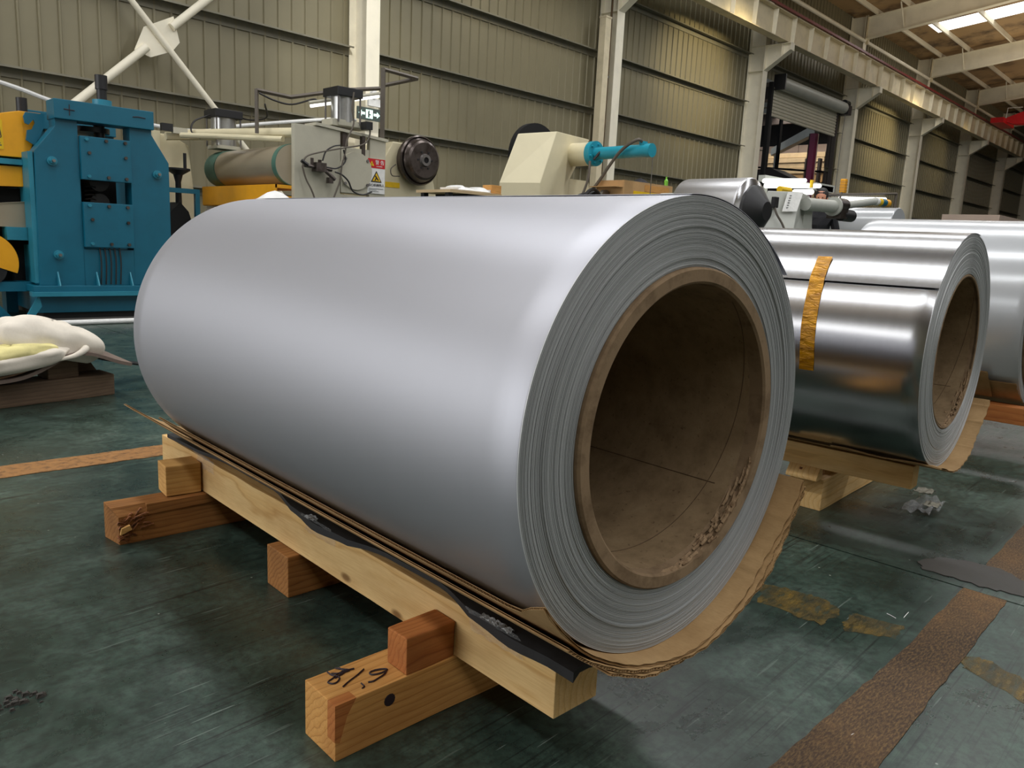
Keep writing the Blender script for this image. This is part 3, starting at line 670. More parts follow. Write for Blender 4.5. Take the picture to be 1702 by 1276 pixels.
yf_ = sroot('trim_2', W(27, 19, 0), WA); obj('yard_floor', B().box(-10, 14, -6.7, 9, -.06, 0), 'patch', yf_, 0)
# red overhead crane
t = thing('overhead_crane', 'bright red overhead crane girder end at the right edge', 'crane', W(45, 10.45, 7.66), WA)
cr = B()
cr.prism([(-0.25, .28), (-1.0, .56), (-5, .9), (-5, -.02), (-.6, -.02), (-0.25, .12)], 0, 0, .55)
obj('box_girder', cr, 'cranered', t, 0)
obj('end_carriage', B().box(-.6, 1.6, -.30, .25, .0, .24), 'cranered', t, 0); obj('wheel', B().cyl((-.2, .5, .2), 1, .05, 0, .12, 16), 'darksteel', t); obj('wheel', B().cyl((1.2, .5, .2), 1, .05, 0, .12, 16), 'darksteel', t)
obj('guard_rail', B().tube([(0, -.25, .2), (0, -.28, .74), (0, -.9, .74)], .02, 6), 'white', t)
obj('hoist', B().box(.1, .5, -4.2, -3.2, -.9, -.02).cyl((.3, -4.4, -.6), 1, .22, 0, 1.4, 16), 'redrail', t)
# ------------------------------------------------------------------ blue rolling mill stand
ml = thing('rolling_mill_stand', 'teal blue mill stand with two bolted square plates and black screw spindle', 'machine', (2.43, 8.62, 0))
def mx(x): return x-2.43
# housing: two side frames (front and rear) with a window, joined at the top
def housing(y0, y1):
    b = B()
    b.prism([(mx(1.83), .33), (mx(2.22), .33), (mx(2.22), 1.90), (mx(2.03), 1.90), (mx(2.03), 1.80), (mx(1.85), 1.56)], 1, y0, y1)
    b.prism([(mx(2.68), .33), (mx(3.05), .33), (mx(3.05), 1.56), (mx(2.89), 1.82), (mx(2.89), 1.88), (mx(2.68), 1.88)], 1, y0, y1)
    b.box(mx(2.22), mx(2.68), y0, y1, .33, .68)
    b.box(mx(2.02), mx(2.90), y0-.05, y1+.02, 1.865, 2.04)
    return b
obj('housing_frame', housing(-.22, -.02), 'blue', ml, 0, bev=.006)
obj('housing_frame', housing(.95, 1.15), 'blue', ml, 0, bev=.006)
obj('tie_bar', B().box(mx(1.90), mx(2.0), 0, .95, 1.55, 1.68).box(mx(2.9), mx(3.0), 0, .95, 1.5, 1.62), 'blue', ml, 0)
obj('side_plate', B().box(mx(1.80), mx(1.84), -.2, .3, .35, 1.55), 'bluelt', ml, 0)
obj('shade_backing_plate', B().box(mx(2.22), mx(2.68), .25, .27, .68, 1.40), 'void', ml, 0)  # black plate standing in for the shade inside the housing window
for (z0, z1, dz) in ((1.335, 1.735, 0), (.70, 1.125, 0)):
    pm = obj('bearing_plate', B().box(mx(2.225), mx(2.675), -.265, -.20, z0, z1), 'blue', ml, 0, bev=.004)
    for (fx, fz) in ((.12, .93), (.5, .93), (.88, .93), (.16, .62), (.88, .58), (.14, .08), (.52, .08), (.88, .08)):
        cx, cz = mx(2.225+.45*fx), z0+(z1-z0)*fz
        obj('bolt', B().cyl((cx, -.265, cz), 1, .016, -.025, .0, 6), 'darksteel' if fx in (.5, .52, .88, .16) else 'bluelt', pm, 0)
for (x_, z_) in ((1.99, 1.48), (2.93, 1.44), (2.0, .62), (2.93, .60)):
    q = obj('tie_bolt', B().cyl((mx(x_), -.22, z_), 1, .042, -.02, 0, 20).cyl((mx(x_), -.22, z_), 1, .028, -.06, -.02, 6), 'bluelt', ml, 0)
    obj('thread_end', B().cyl((mx(x_), -.22, z_), 1, .014, -.085, -.06, 10), 'steel', q)
obj('screw_spindle', B().cyl((mx(2.48), -.1, 0), 2, .055, 2.20, 2.33, 18).cyl((mx(2.48), -.1, 0), 2, .045, 2.08, 2.2, 18), 'black', ml)
obj('spindle_collar', B().cyl((mx(2.48), -.1, 0), 2, .085, 2.04, 2.10, 20), 'bluelt', ml)
obj('screw', B().cyl((mx(2.47), .0, 0), 2, .05, 1.60, 2.04, 18).cyl((mx(2.42), .1, 0), 2, .17, 1.80, 1.85, 28), 'black', ml)
obj('work_roll', B().cyl((mx(2.45), 0, 1.33), 1, .09, .0, .24, 28), 'black', ml); obj('work_roll', B().cyl((mx(2.45), 0, 1.13), 1, .09, .0, .24, 28), 'black', ml)
for i in range(4): obj('spring', B().tube([(mx(2.30), -.05, 1.155+i*.04), (mx(2.36), -.07, 1.165+i*.04), (mx(2.40), -.05, 1.155+i*.04)], .008, 6), 'darksteel', ml)
for i in range(5):
    x_ = 2.36+i*.045
    obj('grease_hose', B().tube(smoothpath([(mx(x_), -.23, .70), (mx(x_+.006), -.245, .55), (mx(x_-.004), -.24, .34)], 4), .007, 6), 'black', ml)
bs_ = obj('base_beam', B().box(mx(1.76), mx(3.3), -.30, 1.25, .27, .33).box(mx(1.80), mx(3.3), -.22, 1.2, .07, .28), 'blue', ml, 0, bev=.004)
obj('base_lip', B().box(mx(1.74), mx(3.3), -.34, -.22, .235, .275), 'bluelt', ml, 0)
obj('plinth', B().box(mx(1.86), mx(3.3), -.16, 1.1, 0, .07), 'black', ml, 0)
for x_ in (1.98, 2.32, 2.63): obj('gusset_rib', B().prism([(-.22, .33), (-.30, .33), (-.22, .46)], 0, mx(x_), mx(x_+.012)), 'bluelt', ml, 0)
obj('corner_rib', B().prism([(mx(1.80), .25), (mx(1.66), .0), (mx(1.72), .0), (mx(1.82), .14)], 1, -.3, -.27), 'bluelt', ml, 0)
b = B().tube([(mx(2.10), -.275, 1.955), (mx(2.19), -.275, 1.95)], .004, 4).tube([(mx(2.145), -.275, 1.90), (mx(2.147), -.275, 2.0)], .004, 4)
obj('plus_mark', b, 'marker', ml); obj('minus_mark', B().tube([(mx(2.70), -.275, 1.965), (mx(2.75), -.275, 1.972), (mx(2.82), -.275, 1.965)], .004, 4), 'marker', ml)
# entry section of the mill on the left: yellow hood, blue frame, chain wheel
en = thing('mill_entry_unit', 'yellow hooded feeding unit on blue frame at the left edge', 'machine', (1.4, 8.9, 0))
def ex(x): return x-1.4
obj('hood', B().prism([(ex(.9), 1.50), (ex(1.86), 1.50), (ex(1.98), 1.92), (ex(1.80), 1.92), (ex(1.5), 1.84), (ex(.9), 1.80)], 1, -.25, .5), 'yellow', en, 0, bev=.005)
obj('hood_lip', B().box(ex(.8), ex(1.88), -.28, .5, 1.43, 1.48), 'bluelt', en, 0)
obj('lower_hood', B().prism([(ex(.85), 1.20), (ex(1.88), 1.24), (ex(1.88), 1.42), (ex(.85), 1.40)], 1, -.24, .5), 'yellow', en, 0)
obj('top_cover', B().prism([(ex(.7), 1.80), (ex(1.78), 1.86), (ex(1.74), 1.90), (ex(.7), 1.93)], 1, .3, 1.0), 'blue', en, 0)
obj('hook_plate', B().prism([(ex(1.83), 1.66), (ex(1.845), 1.75), (ex(1.885), 1.76), (ex(1.91), 1.82), (ex(1.90), 1.85), (ex(1.86), 1.80), (ex(1.83), 1.81), (ex(1.82), 1.87), (ex(1.84), 1.91), (ex(1.99), 1.91), (ex(1.99), 1.80), (ex(1.90), 1.62)], 1, -.32, -.29), 'blue', en, 0)
wl = obj('warning_label', B().box(ex(1.57), ex(1.66), -.256, -.25, 1.56, 1.82), 'signyel', en, 0)
obj('label_border', B().tube([(ex(1.585), -.26, 1.66), (ex(1.60), -.26, 1.79), (ex(1.63), -.26, 1.80), (ex(1.645), -.26, 1.67), (ex(1.60), -.26, 1.63), (ex(1.585), -.26, 1.66)], .004, 4).box(ex(1.61), ex(1.622), -.262, -.256, 1.67, 1.76), 'black', wl)
obj('label_text', B().box(ex(1.585), ex(1.645), -.259, -.256, 1.59, 1.60).box(ex(1.585), ex(1.64), -.259, -.256, 1.612, 1.617), 'exitgreen', wl, 0)
obj('spindle', B().cyl((ex(1.985), .5, 0), 2, .05, 1.95, 2.13, 16), 'black', en)
obj('spindle_base', B().box(ex(1.90), ex(2.06), .42, .6, 1.88, 1.95), 'bluelt', en, 0)
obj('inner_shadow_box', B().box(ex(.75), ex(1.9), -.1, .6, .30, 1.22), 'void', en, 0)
obj('metal_strip', B().grid(lambda u, v: (ex(.75+1.12*u), -.25+.5*v, .80+.30*u+.06*sin(pi*u)), 12, 2, .006), 'rollbeige', en)
obj('feed_table', B().prism([(ex(.8), .86), (ex(1.2), .90), (ex(1.5), 1.06), (ex(1.86), 1.10), (ex(1.86), .86)], 1, -.24, -.1), 'rollbeige', en, 0)
obj('valve_block', B().box(ex(1.63), ex(1.80), -.3, -.1, .74, .86), 'bluelt', en, 0); obj('valve_plug', B().box(ex(1.80), ex(1.86), -.31, -.1, .70, .86), 'black', en, 0)
obj('side_housing', B().prism([(ex(.8), .95), (ex(1.3), .98), (ex(1.42), 1.10), (ex(1.42), 1.16), (ex(1.2), 1.22), (ex(.8), 1.22)], 1, -.2, -.12), 'blue', en, 0)
wh = obj('wheel_guard', B().rev([(.13, -.33), (.285, -.33), (.285, -.15), (.13, -.15)], 1, (ex(1.42), 0, .53), 28, -.35, pi*.95, True), 'yellow', en)
obj('wheel', B().rev([(.07, -.32), (.15, -.32), (.15, -.15), (.07, -.15)], 1, (ex(1.46), 0, .47), 28, closed=True), 'black', en)
obj('hub', B().cyl((ex(1.46), 0, .47), 1, .07, -.34, -.15, 24), 'bluelt', en)
obj('cross_rail', B().box(ex(.7), ex(1.83), -.30, -.1, .26, .35), 'blue', en, 0)
obj('foot_brace', B().hexa([(ex(1.52), -.3, .0), (ex(1.64), -.3, .0), (ex(1.64), -.2, .0), (ex(1.52), -.2, .0), (ex(1.30), -.3, .27), (ex(1.42), -.3, .27), (ex(1.42), -.2, .27), (ex(1.30), -.2, .27)]), 'blue', en, 0)
obj('frame_leg', B().box(ex(.8), ex(.9), -.3, -.2, 0, .3), 'blue', en, 0); obj('frame_leg', B().box(ex(1.7), ex(1.8), .3, .5, 0, .3), 'blue', en, 0)
# guard frame and hand wheel right of the mill
hw = thing('handwheel_stand', 'black hand wheel on a dark stand in a blue frame right of the mill', 'machine', (3.42, 9.0, 0))
obj('frame', B().box(-.20, .16, -.05, .0, 1.30, 1.35).box(.11, .16, -.05, .0, .5, 1.30), 'blue', hw, 0)
obj('stand_body', B().prism([(-.18, 0), (.11, 0), (.11, .9), (.05, 1.10), (-.04, 1.20), (-.12, 1.12), (-.18, 1.05)], 1, .0, .3), 'void', hw, 0)
obj('wheel_cup', B().rev([(.035, 1.18), (.03, 1.42), (.05, 1.50), (.13, 1.55), (.13, 1.57), (.02, 1.57)], 2, (-.02, .1, 0), 20), 'black', hw)
obj('wheel_handle', B().cyl((.06, .1, 0), 2, .018, 1.57, 1.74, 10), 'black', hw)
# white fence panel fragments behind
# ------------------------------------------------------------------ pinch roller machine (greige)
pr = thing('pinch_roll_machine', 'grey beige roller machine with two air cylinders, wrapped roller and warning sign', 'machine', (4.6, 8.0, 0))
def qx(x): return x-4.6
Y0 = -.4       # front plane y = 7.6
fp = B()
fp.box(qx(4.02), qx(4.56), Y0, Y0+.06, 0, 2.03); fp.box(qx(4.93), qx(5.14), Y0, Y0+.06, 0, 2.0); fp.box(qx(4.56), qx(4.93), Y0, Y0+.06, 0, 1.36)
obj('front_frame', fp, 'greige', pr, 0, bev=.004)
obj('bearing_block', B().box(qx(4.57), qx(4.92), Y0-.01, Y0+.2, 1.38, 1.86), 'greige', pr, 0, bev=.006)
obj('end_cover', B().cyl((qx(4.745), Y0, 1.62), 1, .20, -.03, 0, 32), 'greige', pr)
for (a, c_) in ((-.14, .12), (.14, .12), (-.14, -.14), (.14, -.14)): obj('bolt', B().cyl((qx(4.745+a), Y0-.03, 1.62+c_), 1, .018, -.012, 0, 6), 'steel', pr, 0)
obj('top_plate', B().hexa([(qx(4.26), Y0-.02, 2.04), (qx(5.16), Y0-.02, 1.97), (qx(5.16), Y0+.22, 1.97), (qx(4.26), Y0+.22, 2.04), (qx(4.26), Y0-.02, 2.07), (qx(5.16), Y0-.02, 2.0), (qx(5.16), Y0+.22, 2.0), (qx(4.26), Y0+.22, 2.07)]), 'greige', pr, 0)
obj('cylinder_base', B().box(qx(4.46), qx(4.93), Y0, Y0+.22, 2.07, 2.14), 'greige', pr, 0, bev=.004)
def air_cyl(cx, y, z0, z1, r, w2, nm='air_cylinder'):
    c = obj(nm, B().cyl((qx(cx), y, 0), 2, r, z0, z1, 28), 'alu', pr)
    obj('end_cap', B().box(qx(cx)-w2, qx(cx)+w2, y-w2, y+w2, z1, z1+.09), 'black', c, 0, bev=.006)
    obj('end_cap', B().box(qx(cx)-w2*.85, qx(cx)+w2*.85, y-w2*.85, y+w2*.85, z0-.03, z0+.01), 'greige', c, 0)
    for sx in (-1, 1):
        for sy in (-1, 1): obj('tie_rod', B().tube([(qx(cx)+sx*w2*.86, y+sy*w2*.86, z0), (qx(cx)+sx*w2*.86, y+sy*w2*.86, z1)], .010, 6), 'steel', c)
air_cyl(4.66, Y0+.12, 2.11, 2.38, .125, .155)
air_cyl(4.04, 1.35, 1.88, 2.20, .14, .165)
obj('guide_rod', B().box(qx(4.60), qx(4.66), Y0+.02, Y0+.08, 1.80, 2.04), 'darksteel', pr, 0); obj('guide_rod', B().box(qx(4.82), qx(4.86), Y0-.02, Y0+.03, 1.72, 2.0), 'darksteel', pr, 0)
# roller and table run back to the rear frame
obj('wrapped_roller', B().cyl((qx(4.05), 0, 1.62), 1, .205, Y0+.06, 1.25, 40), 'rollbeige', pr)
obj('roller_end_sleeve', B().rev([(0, 1.52), (.16, 1.52), (.2, 1.48), (.212, 1.40), (.212, 1.18), (.205, 1.18)], 1, (qx(4.05), 0, 1.62), 40), 'rubber', pr)
obj('roller_end_sleeve', B().rev([(.205, Y0+.06), (.212, Y0+.06), (.212, Y0+.14), (.205, Y0+.14)], 1, (qx(4.05), 0, 1.62), 40, closed=True), 'rubber', pr)
obj('table_beam', B().box(qx(3.84), qx(4.26), Y0+.06, 1.5, 1.26, 1.30).box(qx(3.83), qx(3.86), Y0+.06, 1.5, 1.20, 1.41).box(qx(3.84), qx(4.2), Y0+.06, 1.5, 1.375, 1.41).box(qx(3.84), qx(4.2), Y0+.06, 1.5, 1.19, 1.22), 'yellow', pr, 0)
obj('rear_frame', B().prism([(qx(3.30), 0), (qx(3.78), 0), (qx(3.72), 1.25), (qx(3.66), 1.86), (qx(3.46), 1.96), (qx(3.34), 1.96)], 1, 1.45, 1.55), 'beige', pr, 0, bev=.01)
obj('rear_frame_edge', B().box(qx(3.24), qx(3.32), 1.38, 1.6, 0, 1.98), 'beige', pr, 0)
obj('tie_tube', B().tube([(qx(4.1), Y0+.06, 1.95), (qx(3.62), 1.5, 1.99)], .05, 12), 'beige', pr)
obj('tie_tube', B().tube([(qx(3.45), 1.1, 1.93), (qx(4.0), -.2, 1.88)], .03, 10), 'beige', pr)
obj('rear_beam', B().tube([(qx(3.35), 1.3, 1.92), (qx(4.2), 1.3, 2.02)], .045, 8), 'beige', pr)
obj('lower_guide', B().prism([(qx(3.7), .95), (qx(4.3), .95), (qx(4.2), 1.18), (qx(3.85), 1.18)], 1, Y0+.1, 1.4), 'alu', pr, 0)
obj('plinth', B().box(qx(3.3), qx(5.1), Y0+.02, 1.55, 0, .25), 'greige', pr, 0)
# black control recess with white lettering blobs
cp = obj('control_recess', B().box(qx(4.58), qx(4.92), Y0-.03, Y0, 1.16, 1.33), 'black', pr, 0)
obj('recess_fitting', B().cyl((qx(4.72), Y0-.03, 1.27), 1, .022, -.02, 0, 12).cyl((qx(4.80), Y0-.03, 1.26), 1, .03, -.02, 0, 12).cyl((qx(4.86), Y0-.03, 1.25), 1, .026, -.02, 0, 12), 'white', cp)
# warning sign
ws = obj('warning_sign', B().box(qx(4.90), qx(5.125), Y0-.012, Y0, 1.40, 1.775), 'white', pr, 0)
y = Y0-.0135
obj('sign_header', B().box(qx(4.90), qx(5.125), y-.001, y+.001, 1.675, 1.775), 'signred', ws, 0)
def tri(b, cx, cz, r, yy): return b.prism([(cx-r*.87, cz-r*.5), (cx+r*.87, cz-r*.5), (cx, cz+r)], 1, yy-.002, yy)
obj('header_triangle', tri(B(), qx(4.95), 1.715, .035, y-.001), 'signyel', ws, 0)
obj('header_mark', B().box(qx(4.947), qx(4.953), y-.005, y-.003, 1.71, 1.73).box(qx(4.947), qx(4.953), y-.005, y-.003, 1.70, 1.705), 'black', ws, 0)
obj('sign_triangle_border', tri(B(), qx(5.012), 1.565, .082, y), 'black', ws, 0)
obj('sign_triangle', tri(B(), qx(5.012), 1.565, .06, y-.002), 'signyel', ws, 0)
obj('sign_pictogram', B().prism([(qx(4.985), 1.54), (qx(5.0), 1.54), (qx(5.01), 1.56), (qx(5.035), 1.54), (qx(5.045), 1.548), (qx(5.02), 1.575), (qx(5.0), 1.60), (qx(4.99), 1.585), (qx(5.003), 1.572)], 1, y-.006, y-.004), 'black', ws, 0)
def text(name, s, size, mat, parent, loc, rot, depth=.001, align='LEFT'):
    c = bpy.data.curves.new(name, 'FONT'); c.body = s; c.size = size; c.extrude = depth; c.align_x = align; c.align_y = 'CENTER'; c.resolution_u = 2
    tmp = bpy.data.objects.new('tmp', c); COL.objects.link(tmp); dg = bpy.context.evaluated_depsgraph_get(); me = bpy.data.meshes.new_from_object(tmp.evaluated_get(dg)); bpy.data.objects.remove(tmp)
    me.materials.clear(); me.materials.append(MT[mat]); o = bpy.data.objects.new(name, me); COL.objects.link(o); o.parent = parent; o.location = loc; o.rotation_euler = rot; return o
text('header_text', '警 告', .052, 'white', ws, (qx(4.995), y-.002, 1.735), (pi/2, 0, 0)); text('header_small_text', 'WARNING', .016, 'white', ws, (qx(5.01), y-.002, 1.695), (pi/2, 0, 0))
text('sign_text', '当心机械伤人', .036, 'black', ws, (qx(5.012), y-.001, 1.49), (pi/2, 0, 0), align='CENTER')
b = B()
for i, l_ in enumerate((.19, .10, .13)): b.box(qx(4.915), qx(4.915+l_), y-.002, y, 1.452-i*.016, 1.456-i*.016)
obj('fine_print', b, 'exitgreen', ws, 0)
# valves and hoses in front
vb = obj('valve_manifold', B().tube([(qx(4.10), Y0-.06, 1.62), (qx(4.42), Y0-.06, 1.60)], .02, 8).box(qx(4.22), qx(4.34), Y0-.10, Y0, 1.57, 1.66).cyl((qx(4.19), Y0-.06, 0), 2, .018, 1.62, 1.70, 10).cyl((qx(4.28), Y0-.06, 0), 2, .02, 1.62, 1.69, 10).tube([(qx(4.34), Y0-.08, 1.58), (qx(4.44), Y0-.1, 1.50)], .02, 8).box(qx(4.37), qx(4.42), Y0-.1, Y0-.04, 1.46, 1.52), 'darksteel', pr)
for pts, mt, r_ in (
    ([(4.86, 2.12), (4.86, 2.0), (4.78, 1.90), (4.55, 1.84), (4.25, 1.76), (4.10, 1.70), (4.06, 1.60)], 'cable', .009),
    ([(4.06, 1.60), (4.10, 1.48), (4.16, 1.38), (4.20, 1.28), (4.22, 1.1)], 'cable', .009),
    ([(4.66, 2.42), (4.64, 2.25), (4.66, 2.10), (4.58, 1.92), (4.56, 1.80), (4.52, 1.65), (4.50, 1.50), (4.44, 1.35), (4.38, 1.2)], 'cable', .009),
    ([(4.44, 1.58), (4.52, 1.56), (4.60, 1.50), (4.66, 1.40), (4.78, 1.37), (4.90, 1.41)], 'hose', .009),
    ([(4.50, 1.86), (4.42, 1.84), (4.33, 1.78), (4.29, 1.68)], 'hose', .008),
    ([(4.54, 1.82), (4.56, 1.70), (4.46, 1.62), (4.34, 1.62)], 'hose', .008),
    ([(4.12, 1.62), (4.08, 1.64), (4.05, 1.66)], 'hose', .02)):
    obj('hose' if mt == 'hose' else 'cable', B().tube(smoothpath([(qx(a), Y0-.10, c_) for a, c_ in pts], 6), r_, 6), mt, vb)
obj('cable_plug', B().box(qx(4.80), qx(4.88), Y0-.13, Y0-.02, 2.06, 2.14), 'black', pr, 0)
# rear cylinder hose
obj('hose', B().tube(smoothpath([(qx(3.86), 1.3, 2.22), (qx(3.66), 1.25, 2.12), (qx(3.60), 1.2, 2.0), (qx(3.66), 1.1, 1.92)], 6), .010, 6), 'hose', pr)
obj('hose', B().tube(smoothpath([(qx(4.18), 1.3, 2.24), (qx(4.27), 1.1, 2.20), (qx(4.26), .7, 2.20), (qx(4.0), .2, 2.26)], 6), .010, 6), 'hose', pr)
obj('valve_label', B().box(qx(3.28), qx(3.40), 1.2, 1.26, 1.97, 2.05), 'black', pr, 0); obj('valve_block', B().box(qx(3.40), qx(3.56), 1.2, 1.26, 1.955, 2.02), 'greige', pr, 0)
# grey lamp frame above the machine
lf = thing('lamp_frame', 'grey square tube frame with cable standing above the roller machine', 'frame', (4.6, 8.0, 0))
def seg(b, p, q, r=.022): return b.tube([p, q], r, 4)
f1 = B(); seg(f1, (qx(3.82), 0.02, 1.93), (qx(3.82), 0.02, 2.37)); obj('post', f1, 'cable', lf, 0)
f1 = B(); seg(f1, (qx(5.13), -.34, 0.0), (qx(5.13), -.34, 2.76), .032); obj('post', f1, 'cable', lf, 0)
f1 = B(); seg(f1, (qx(3.82), 0.02, 2.36), (qx(4.18), -.02, 2.34)); seg(f1, (qx(4.18), -.02, 2.34), (qx(4.85), 0.0, 2.52)); seg(f1, (qx(4.85), 0.0, 2.52), (qx(5.3), -.1, 2.60)); seg(f1, (qx(5.13), -.34, 2.75), (qx(5.60), -.34, 2.73)); seg(f1, (qx(5.60), -.34, 2.73), (qx(5.2), -.2, 2.60)); obj('arm', f1, 'cable', lf, 0)
obj('cable', B().tube(smoothpath([(qx(3.84), 0, 2.33), (qx(4.0), -.02, 2.28), (qx(4.2), -.02, 2.27), (qx(4.45), -.02, 2.36), (qx(4.5), -.02, 2.34)], 6), .010, 6), 'hose', lf)
obj('lamp_tube', B().tube([(qx(4.40), -.05, 2.28), (qx(5.22), -.12, 2.50)], .018, 8), 'tube', lf)
obj('lamp_shade', B().tube([(qx(4.38), -.05, 2.31), (qx(5.24), -.12, 2.53)], .022, 6), 'greige', lf)
# exit sign on the second column
es = thing('exit_sign', 'small dark exit sign with running figure and arrows on the bright column', 'sign', W(8.28, 11.45, 2.86), WA)
obj('sign_board', B().box(-.22, .26, 0, .03, .0, .20), 'exitgreen', es, 0)
obj('sign_arrow', B().prism([(-.20, .10), (-.14, .15), (-.14, .12), (-.07, .12), (-.07, .08), (-.14, .08), (-.14, .05)], 1, -.004, 0), 'exitwhite', es, 0)
obj('sign_arrow', B().prism([(.24, .10), (.18, .15), (.18, .12), (.11, .12), (.11, .08), (.18, .08), (.18, .05)], 1, -.004, 0), 'exitwhite', es, 0)
obj('sign_figure', B().box(-.05, .09, -.004, 0, .03, .17), 'exitwhite', es, 0); obj('running_figure', B().box(-.01, .02, -.008, -.004, .04, .14).box(.02, .05, -.008, -.004, .08, .10).cyl((.01, 0, .15), 1, .012, -.008, -.004, 8), 'exitgreen', es, 0)
el = thing('emergency_lamp', 'twin white emergency lamp above the exit sign on the column', 'lamp', W(8.45, 11.45, 3.10), WA)
obj('lamp_body', B().box(-.16, .12, 0, .05, .0, .13), 'white', el, 0); obj('lamp_head', B().cyl((-.08, -.03, .2), 1, .055, -.03, .05, 16), 'white', el); obj('lamp_head', B().cyl((.08, -.03, .2), 1, .055, -.03, .05, 16), 'white', el)

# ------------------------------------------------------------------ uncoiler with big dark disc
u1 = thing('disc_uncoiler', 'cream uncoiler stand with a large dark steel expanding disc facing left of the coil', 'machine', (5.69, 8.1, 0))
obj('stand', B().prism([(-.46, 0), (.42, 0), (.38, 1.30), (.20, 2.02), (-.30, 2.02), (-.48, 1.72)], 1, -.28, .5), 'beige', u1, 0, bev=.012)
obj('side_bracket', B().box(-.56, -.46, -.2, .3, 0, 1.5), 'beige', u1, 0)
obj('disc_flange', B().rev([(0, -.40), (.255, -.40), (.27, -.42), (.285, -.40), (.285, -.36), (.26, -.35), (.26, -.30), (.1, -.28)], 1, (0, 0, 1.83), 48), 'darksteel', u1)
obj('disc_face', B().rev([(.06, -.50), (.20, -.50), (.225, -.485), (.235, -.45), (.25, -.43), (.25, -.40)], 1, (0, 0, 1.83), 48), 'darksteel', u1)
obj('hub_ring', B().rev([(.035, -.53), (.065, -.53), (.075, -.50), (.035, -.50)], 1, (0, 0, 1.83), 32, closed=True), 'steel', u1); obj('hub_bore', B().cyl((0, 0, 1.83), 1, .036, -.515, -.49, 24), 'void', u1)
for k in range(6):
    a = k*pi/3
    p = (.1*cos(a), -.505, 1.83+.1*sin(a))
    obj('face_screw', B().cyl((p[0], 0, p[2]), 1, .012, -.508, -.50, 8), 'black', u1, 0)
obj('wire_loop', B().tube(smoothpath([(-.30, -.34, 1.76), (-.38, -.36, 1.70), (-.36, -.36, 1.63), (-.25, -.35, 1.63)], 6), .006, 6), 'cable', u1)
obj('rust_stain_plate', B().box(-.47, -.2, -.286, -.28, 1.5, 1.56), 'signyel', u1, 0)
# ------------------------------------------------------------------ uncoiler with turquoise cylinder
u2 = thing('uncoiler', 'cream uncoiler with sloping housing, black disc behind and turquoise cylinder pointing right', 'machine', (8.2, 8.2, 0))
H0 = [(-1.12, -.1), (.14, -.35), (.55, .6), (-.65, .8)]         # plan of the base: front-left ..., front-right
P = at(832, 325, 7.85); 
def A(px, py, Y): v = at(px, py, Y); return (v.x-8.2, v.y-8.2, v.z)
b = B()
v = [A(830, 326, 7.9)[:2]+(0,), A(896, 326, 7.75)[:2]+(0,), A(945, 326, 8.1)[:2]+(0,), A(860, 326, 8.9)[:2]+(0,),
     A(830, 303, 7.9), A(898, 304, 7.75), A(945, 302, 8.1), A(868, 300, 8.9),
     A(861, 222, 8.05), A(926, 218, 7.95), A(980, 232, 8.35), A(905, 232, 9.0)]
b.add(v, [(3, 2, 1, 0), (0, 1, 5, 4), (1, 2, 6, 5), (2, 3, 7, 6), (3, 0, 4, 7), (4, 5, 9, 8), (5, 6, 10, 9), (6, 7, 11, 10), (7, 4, 8, 11), (8, 9, 10, 11)])
obj('housing', b, 'beige', u2, 0, bev=.012)
c = A(962, 257, 8.0); 
obj('bearing_tube', B().cyl((c[0], 0, c[2]), 1, .165, -.45, .35, 32), 'beige', u2)
obj('rear_foot', B().prism([(c[0]-.2, 0), (c[0]+.75, 0), (c[0]+.6, 1.0), (c[0]+.42, 1.9), (c[0]-.05, 1.9), (c[0]-.15, 1.2)], 1, -.05, .25), 'beige', u2, 0)
obj('cylinder_flange', B().cyl((c[0], 0, c[2]), 1, .175, -.54, -.45, 28), 'bluetube', u2)
for k in range(6):
    a = k*pi/3+.3; obj('flange_bolt', B().cyl((c[0]+.135*cos(a), 0, c[2]+.135*sin(a)), 1, .018, -.57, -.54, 6), 'bluetube', u2, 0)
obj('hydraulic_cylinder', B().cyl((c[0], 0, c[2]), 1, .085, -1.45, -.54, 28).cyl((c[0], 0, c[2]), 1, .092, -1.53, -1.45, 28), 'bluetube', u2)
obj('swivel_fitting', B().box(c[0]-.05, c[0]+.03, -1.42, -1.34, c[2]+.07, c[2]+.12), 'bluetube', u2, 0)
h0 = (c[0]-.02, -1.38, c[2]+.11)
obj('hose', B().tube(smoothpath([h0, (c[0]-.12, -1.35, c[2]+.13), (c[0]-.16, -1.1, c[2]-.02), (c[0]-.2, -.8, c[2]-.4), (c[0]-.25, -.55, c[2]-.75), (c[0]-.3, -.5, c[2]-1.2)], 6), .022, 8), 'cable', u2)
obj('hose', B().tube(smoothpath([(c[0]-.15, -.56, c[2]-.12), (c[0]-.2, -.58, c[2]-.4), (c[0]-.3, -.5, c[2]-.8), (c[0]-.4, -.45, c[2]-1.3)], 6), .018, 8), 'cable', u2)
obj('hose', B().tube(smoothpath([(c[0]-.14, -.62, c[2]-.1), (c[0]-.05, -.68, c[2]+.02), (c[0]+.08, -.70, c[2]-.03)], 6), .018, 8), 'hose', u2)
obj('drip_wire', B().tube([(c[0]+.06, -1.5, c[2]-.05), (c[0]+.07, -1.5, c[2]-.7)], .006, 5), 'steel', u2)
dc = A(884, 262, 9.2); obj('rear_disc', B().cyl((dc[0], 0, dc[2]), 1, .52, .9, 1.0, 40), 'void', u2)
obj('base_frame', B().box(-1.3, 1.1, -.3, 1.1, 0, .3), 'beige', u2, 0)
